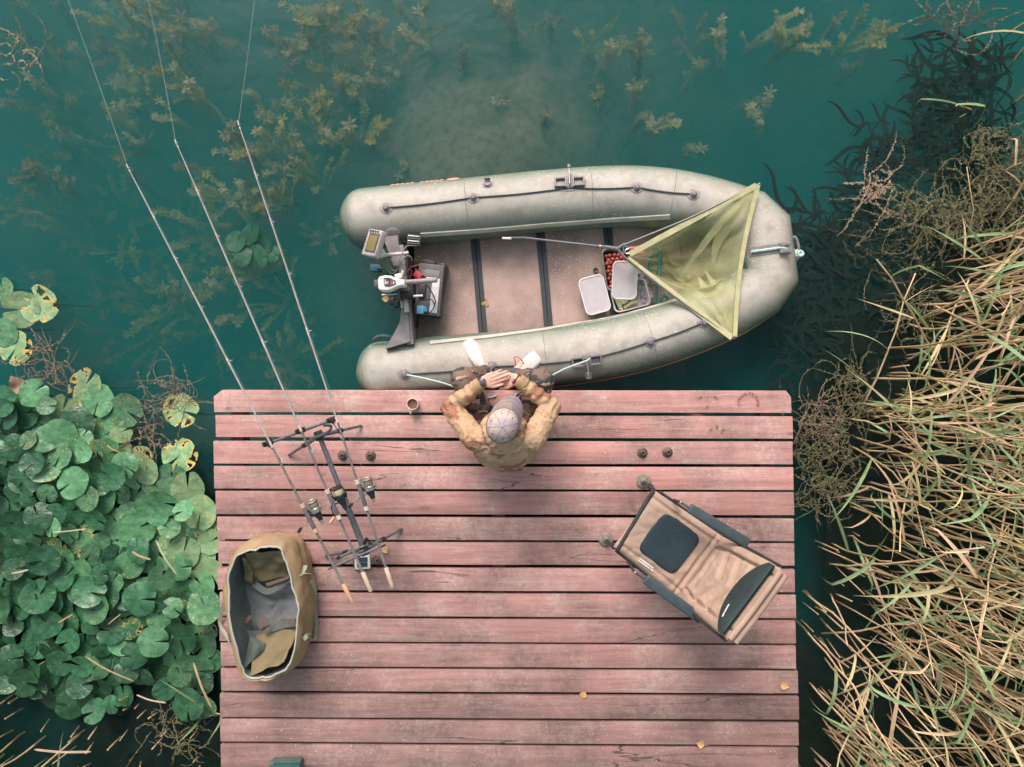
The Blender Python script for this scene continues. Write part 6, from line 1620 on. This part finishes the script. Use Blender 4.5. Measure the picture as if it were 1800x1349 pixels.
for k, (x, y, a, sc) in enumerate(((1660, 105, 130, .7), (1632, 165, 150, .6), (1700, 130, 215, 1.2), (1740, 170, 200, 1.3), (1710, 210, 180, 1.1), (1765, 235, 170, 1.2), (1560, 235, 160, .9), (1590, 280, 150, 1.1), (1560, 300, 190, 1.0), (1640, 300, 170, 1.1), (1540, 345, 170, 1.0), (1590, 370, 180, 1.2), (1480, 395, 165, .9), (1530, 420, 175, 1.2), (1470, 450, 200, 1.1), (1570, 470, 180, 1.2), (1500, 500, 170, 1.2), (1440, 505, 190, 1.0), (1550, 540, 180, 1.2), (1470, 560, 175, 1.1), (1420, 575, 185, .9), (1510, 610, 180, 1.1), (1440, 630, 170, 1.0), (1660, 430, 170, 1.2), (1400, 640, 190, .7), (1620, 520, 180, 1.2), *spots_)):
    REFL_FRONDS.append((x, y)); o = link('reflection_frond', FR[k % 6]); o.location = P(x, y, ZW - .022 - .03 * rv.random()); o.rotation_euler = (0, 0, -R(a)); o.scale = (sc, sc, sc)
    tag(o, 'dark added fronds standing in for the reed reflection ' + ('by the top right corner' if y < 200 else 'right of the open bow' if y < 360 else 'off the bow rope' if y < 520 else 'between bow and jetty corner') + (', farther out' if x < 1520 else ', nearer the reeds'), 'drowned reeds', 'reflection stand-in fronds off the bow')
# ---- reeds
STRAW = [mat('reed_straw', (.72, .55, .34), (.52, .38, .215), 9, .6, rand=True, stretch=(1, 1, .25)), mat('reed_straw_pale', (.74, .57, .37), (.56, .40, .23), 9, .6, rand=True, stretch=(1, 1, .25)), mat('reed_straw_olive', (.52, .41, .20), (.38, .28, .13), 9, .6, rand=True, stretch=(1, 1, .25))]
BLADE = [leaf_material('reed_leaf_green', (.30, .43, .22), (.18, .30, .14), .5, .3, 0, .35), leaf_material('reed_leaf_yellow', (.64, .58, .33), (.49, .45, .24), .55, .3, 0, .3), leaf_material('reed_leaf_tan', (.68, .50, .34), (.53, .37, .23), .6, .25, 0, .3)]
def stem_mesh(seed, m_):
    rr = random.Random(seed); pts = []; rs_ = []; ax, ay = rr.gauss(0, .11), rr.gauss(0, .11)
    for k in range(9):
        t = k / 8; pts.append(V((ax * t * t + .008 * rr.gauss(0, 1) * (k > 0), ay * t * t + .008 * rr.gauss(0, 1) * (k > 0), t))); rs_.append(.0088 * (1 - .5 * t))
    b_ = MB().tube(pts, rs_, 6)
    for k in range(1, 8, 1):
        t = k / 8; b_.tube([pts[k] + V((0, 0, -.004)), pts[k] + V((0, 0, .004))], rs_[k] * 1.22, 6, caps=False)
    me = b_.mesh('stem', angle=180); me.materials.append(m_); return me, pts
STEMS = [stem_mesh(s, STRAW[s % 3]) for s in range(15)]
def blade_mesh(seed, m_):
    rr = random.Random(seed); droop = rr.uniform(.15, .9); n_ = 8; vs_ = []; fs = []; tw = rr.gauss(0, .5); kink = rr.random() < .3; kt = rr.uniform(.3, .7); cv = rr.gauss(0, .25)
    p = V((0, 0, 0)); el = rr.uniform(.4, 1.0); az = 0
    for k in range(n_ + 1):
        t = k / n_; w = .023 * (math.sin(math.pi * min(1, t * .8 + .18)) ** .8) * (1 - t ** 3) + .0005
        d = V((math.cos(el) * math.cos(az), math.cos(el) * math.sin(az), math.sin(el))); sd = V((-math.sin(az), math.cos(az), 0)); up = d.cross(sd); sd2 = sd * math.cos(tw * t) + up * math.sin(tw * t)
        vs_ += [p + sd2 * w, p - up * w * .35, p - sd2 * w]
        p = p + d / n_; el -= droop * 1.7 / n_ + (1.0 if kink and abs(t - kt) < .07 else 0); az += cv / n_
    for k in range(n_):
        for e in range(2): a = k * 3 + e; fs.append((a, a + 1, a + 4, a + 3))
    me = bpy.data.meshes.new('leaf'); me.from_pydata([tuple(q) for q in vs_], [], fs); me.materials.append(m_); me.polygons.foreach_set('use_smooth', [True] * len(fs)); return me
BL = {0: [blade_mesh(s, BLADE[0]) for s in range(10)], 1: [blade_mesh(s + 20, BLADE[1]) for s in range(6)], 2: [blade_mesh(s + 40, BLADE[2]) for s in range(6)]}
PLUME = mat('seed_head', (.40, .29, .19), (.28, .19, .12), 40, .85)
def plume_mesh():
    rr = random.Random(5); b_ = MB()
    for k in range(170):
        t = rr.random(); a = rr.uniform(0, 6.28); L = .07 * (1 - .6 * t); p = V((0, 0, .26 * t)); d = V((math.cos(a) * .55 + .25, math.sin(a) * .55, .75)).normalized()
        q = p + d * L; w = d.cross(V((0, 0, 1))).normalized() * .003
        b_.add([p - w * .3, p + w * .3, q + w, q + d * .012, q - w], [(0, 1, 2, 3, 4)])
    me = b_.mesh('seed_head', smooth=False); me.materials.append(PLUME); return me
PLM = plume_mesh()
LBL = {'r': ('tan reed stalk with long blades in the bed right of the jetty', 'reeds right of the jetty'), 'l': ('thin reed stalk in the shadowed lower left corner', 'reeds in the lower left corner'), 'c': ('reed stalk at the top right corner', 'reeds at the top right corner')}
def reed(px, py, h, lean, az, si, leaves, where, head=False, t0=.35, label=None):
    base = P(px, py, ZW) + V((0, 0, -.25))
    if label is None:
        label = ('short ' if h < .8 else 'tall ' if h > 1.6 else '') + ('slanting ' if lean > .28 else '') + ('leafless ' if leaves == 0 else 'sparse-leaved ' if leaves < 3 else 'leafy ') + ('pale tan', 'straw tan', 'olive tan')[(si + 2) % 3] + ' reed'
        if where == 'r':
            label += (' at the open water side' if px < 1530 else ' midway into the right bed' if px < 1680 else ' by the right edge') + (', above the jetty front' if py < 690 else ', level with the front planks' if py < 820 else ', level with the chair' if py < 1000 else ', level with the chair back' if py < 1150 else ', near the bottom edge')
        elif where == 'l': label += ' in the lower left corner' + (' at the left edge' if px < 40 else '')
        else: label += ' at the top right corner'
    label = label.replace('sparse-leaved ', 'sparse ')
    o = thing('reed', base, label, 'reed', LBL[where][1])
    o.rotation_euler = (Matrix.Rotation(az, 3, 'Z') @ Matrix.Rotation(lean, 3, 'Y')).to_euler(); H = h + .25
    me, pts = STEMS[si]; s = link('stem', me, o); s.scale = (1, 1, H)
    for k in range(leaves):
        t = t0 + (1 - t0) * (k + rv.random() * .6) / max(1, leaves); t = min(t, .99); f = t * 8; i = min(7, int(f)); q = pts[i].lerp(pts[i + 1], f - i)
        kind = rv.choices([0, 1, 2], (6.5, 2.4, 1.6))[0]
        l = link('leaf', rv.choice(BL[kind]), o); l.location = (q.x, q.y, q.z * H); sc = rv.uniform(.28, .58); l.scale = (sc, sc * rv.uniform(.7, 1.15), sc); l.rotation_euler = (0, rv.gauss(0, .25), rv.uniform(0, 6.28))
    if head: l = link('seed_head', PLM, o); q = pts[8]; l.location = (q.x, q.y, q.z * H - .02); l.rotation_euler = (.2, .3, rv.uniform(0, 6))
    return o
rpoly = [(1640, 470), (1600, 545), (1560, 620), (1515, 690), (1490, 760), (1500, 850), (1470, 930), (1440, 1010), (1415, 1100), (1412, 1200), (1420, 1420), (1830, 1420), (1830, 440), (1720, 420)]
NR = 0; pts_r = []
tries = 0
while NR < 240 and tries < 30000:
    tries += 1
    x, y = rv.uniform(1405, 1830), rv.uniform(425, 1420)
    if not inside(x, y, rpoly): continue
    if any((x - a) ** 2 + (y - b_) ** 2 < 8.5 ** 2 for a, b_ in pts_r): continue
    pts_r.append((x, y)); NR += 1
    edge = x < 1520 or y < 560
    h = rv.uniform(.5, 1.2) if edge and rv.random() < .5 else rv.uniform(1.1, 2.1)
    lean = abs(rv.gauss(0, .12)) if rv.random() < .78 else rv.uniform(.3, .95)
    reed(x, y, h, lean, rv.uniform(-1.0, 1.0) if lean > .15 and x < 1560 else rv.uniform(0, 6.28), rv.randrange(15), rv.choice([2, 3, 3, 4, 5, 6]) if h > .8 else rv.choice([0, 0, 1, 2]), 'r', rv.random() < .015)
for (x, y, h, le, az, nl) in ((1790, 120, 1.0, .25, 2.2, 4), (1776, 60, .9, .1, 1.0, 4), (1800, 180, 1.3, .2, 3.0, 5), (1740, 200, .35, .5, 2.5, 3), (1770, 300, .5, .3, 3.4, 3), (1815, 60, 1.2, .2, 2.5, 4)):
    reed(x, y, h, le, az, rv.randrange(15), nl, 'c')
for k in range(16):
    x, y = rv.uniform(-30, 170), rv.uniform(1190, 1420)
    if y < 1180 + x * .5: continue
    reed(x, y, rv.uniform(.3, 1.4), abs(rv.gauss(0, .08)), rv.uniform(0, 6.28), rv.randrange(15), rv.choice([0, 1, 2, 3]), 'l', False)
# leaning, broken and outstanding ones
reed(1480, 830, 1.35, 1.10, R(70), 1, 3, 'r', label='long broken reed leaning across the tangle above the jetty side')
reed(1500, 1010, .9, 1.0, R(-55), 4, 3, 'r', True, label='bent reed with a feathery seed head pointing at the jetty')
reed(1530, 1235, 1.3, .95, R(35), 7, 4, 'r', label='slanting reed crossing the bed low on the right')
reed(1690, 820, 1.5, 1.0, R(75), 10, 5, 'r', label='slanting reed rising towards the top through the right bed')
reed(-30, 1090, .5, 1.2, R(20), 4, 4, 'l', True, label='feathery reed head poking in from the left edge over the lilies')
reed(180, 1160, .5, 1.15, R(30), 3, 5, 'l', label='green leafy reed lying over the lower lily pads')
reed(120, 1230, .6, 1.2, R(20), 6, 5, 'l', label='green reed shoot bent over the black water at the bottom left')
reed(285, 1290, .35, .9, R(40), 6, 5, 'l', label='small green reed shoot near the jetty at the bottom left')
# cut and broken stubble standing in the water: too many to count
stb = MB()
def stub(x, y, h):
    a = P(x, y, ZW - .1); d = V((rv.gauss(0, .10), rv.gauss(0, .10), 1)).normalized(); r_ = rv.uniform(.004, .0075)
    stb.tube([a, a + d * (h + .1)], [r_, r_ * .9], 6)
for k in range(380):
    x, y = rv.uniform(1405, 1830), rv.uniform(470, 1420)
    if not inside(x - rv.uniform(-10, 60), y, rpoly) and not (x > 1408 and y > 880): continue
    stub(x, y, rv.uniform(.05, .45))
for k in range(70):
    x, y = rv.uniform(-30, 380), rv.uniform(1130, 1420)
    if y < 1190 + (x - 120) * .12 and rv.random() < .85: continue
    stub(x, y, rv.uniform(.03, .16))
far = MB()
for k in range(260):
    x, y = rv.uniform(1440, 1860), rv.uniform(440, 1430)
    if not inside(x - 12, y, rpoly): continue
    a = P(x, y, ZW - .1); d = V((rv.gauss(0, .17), rv.gauss(0, .17), 1)).normalized(); h = rv.uniform(.4, 1.7); q = V((rv.gauss(0, .13), rv.gauss(0, .13), 0))
    far.tube([a, a + d * h * .35 + q * .3, a + d * h * .7 + q * .7, a + d * h + q * 1.5], [.0058, .0054, .0045, .003], 5)
bank = MB(); bleaf = MB()                       # the reed bed goes on round the picture; the water mirrors it
for k in range(1500):
    zone = rv.random()
    if zone < .48: x, y = rv.uniform(1850, 2130), rv.uniform(60, 1560)
    elif zone < .72: x, y = rv.uniform(-330, -45), rv.uniform(1010, 1640)
    elif zone < .88: x, y = rv.uniform(-80, 370), rv.uniform(1400, 1660)
    else: x, y = rv.uniform(1425, 1860), rv.uniform(1425, 1660)
    a = P(x, y, ZW - .1); d = V((rv.gauss(0, .08), rv.gauss(0, .08), 1)).normalized(); h = rv.uniform(1.3, 2.3)
    if zone > .48 and zone < .88: h = rv.uniform(.9, 1.7)
    bank.tube([a, a + d * h * .5, a + d * h], [.008, .007, .004], 5, caps=False)
    for q in range(3):
        p = a + d * h * rv.uniform(.3, 1.0); az = rv.uniform(0, 6.28); L = rv.uniform(.25, .55); e = V((math.cos(az), math.sin(az), 0))
        bleaf.ribbon([p, p + e * L * .4 + V((0, 0, L * .25)), p + e * L * .75 + V((0, 0, L * .22)), p + e * L], [.006, .022, .016, .001])
tag(bank.build('bank_reed_stems', STRAW[0], angle=180), 'mass of reed stems on the bank around the picture', 'reeds', None, 'stuff')
tag(bleaf.build('bank_reed_leaves', BLADE[0], angle=180), 'mass of reed leaves on the bank around the picture', 'reeds', None, 'stuff')
tag(far.build('reed_stems', STRAW[0], angle=180), 'mass of thinner tan reed stems between the larger reeds', 'reeds', None, 'stuff')
tag(stb.build('reed_stubble', STRAW[1], angle=60), 'broken reed stubble standing in the dark water', 'reed stubble', None, 'stuff')
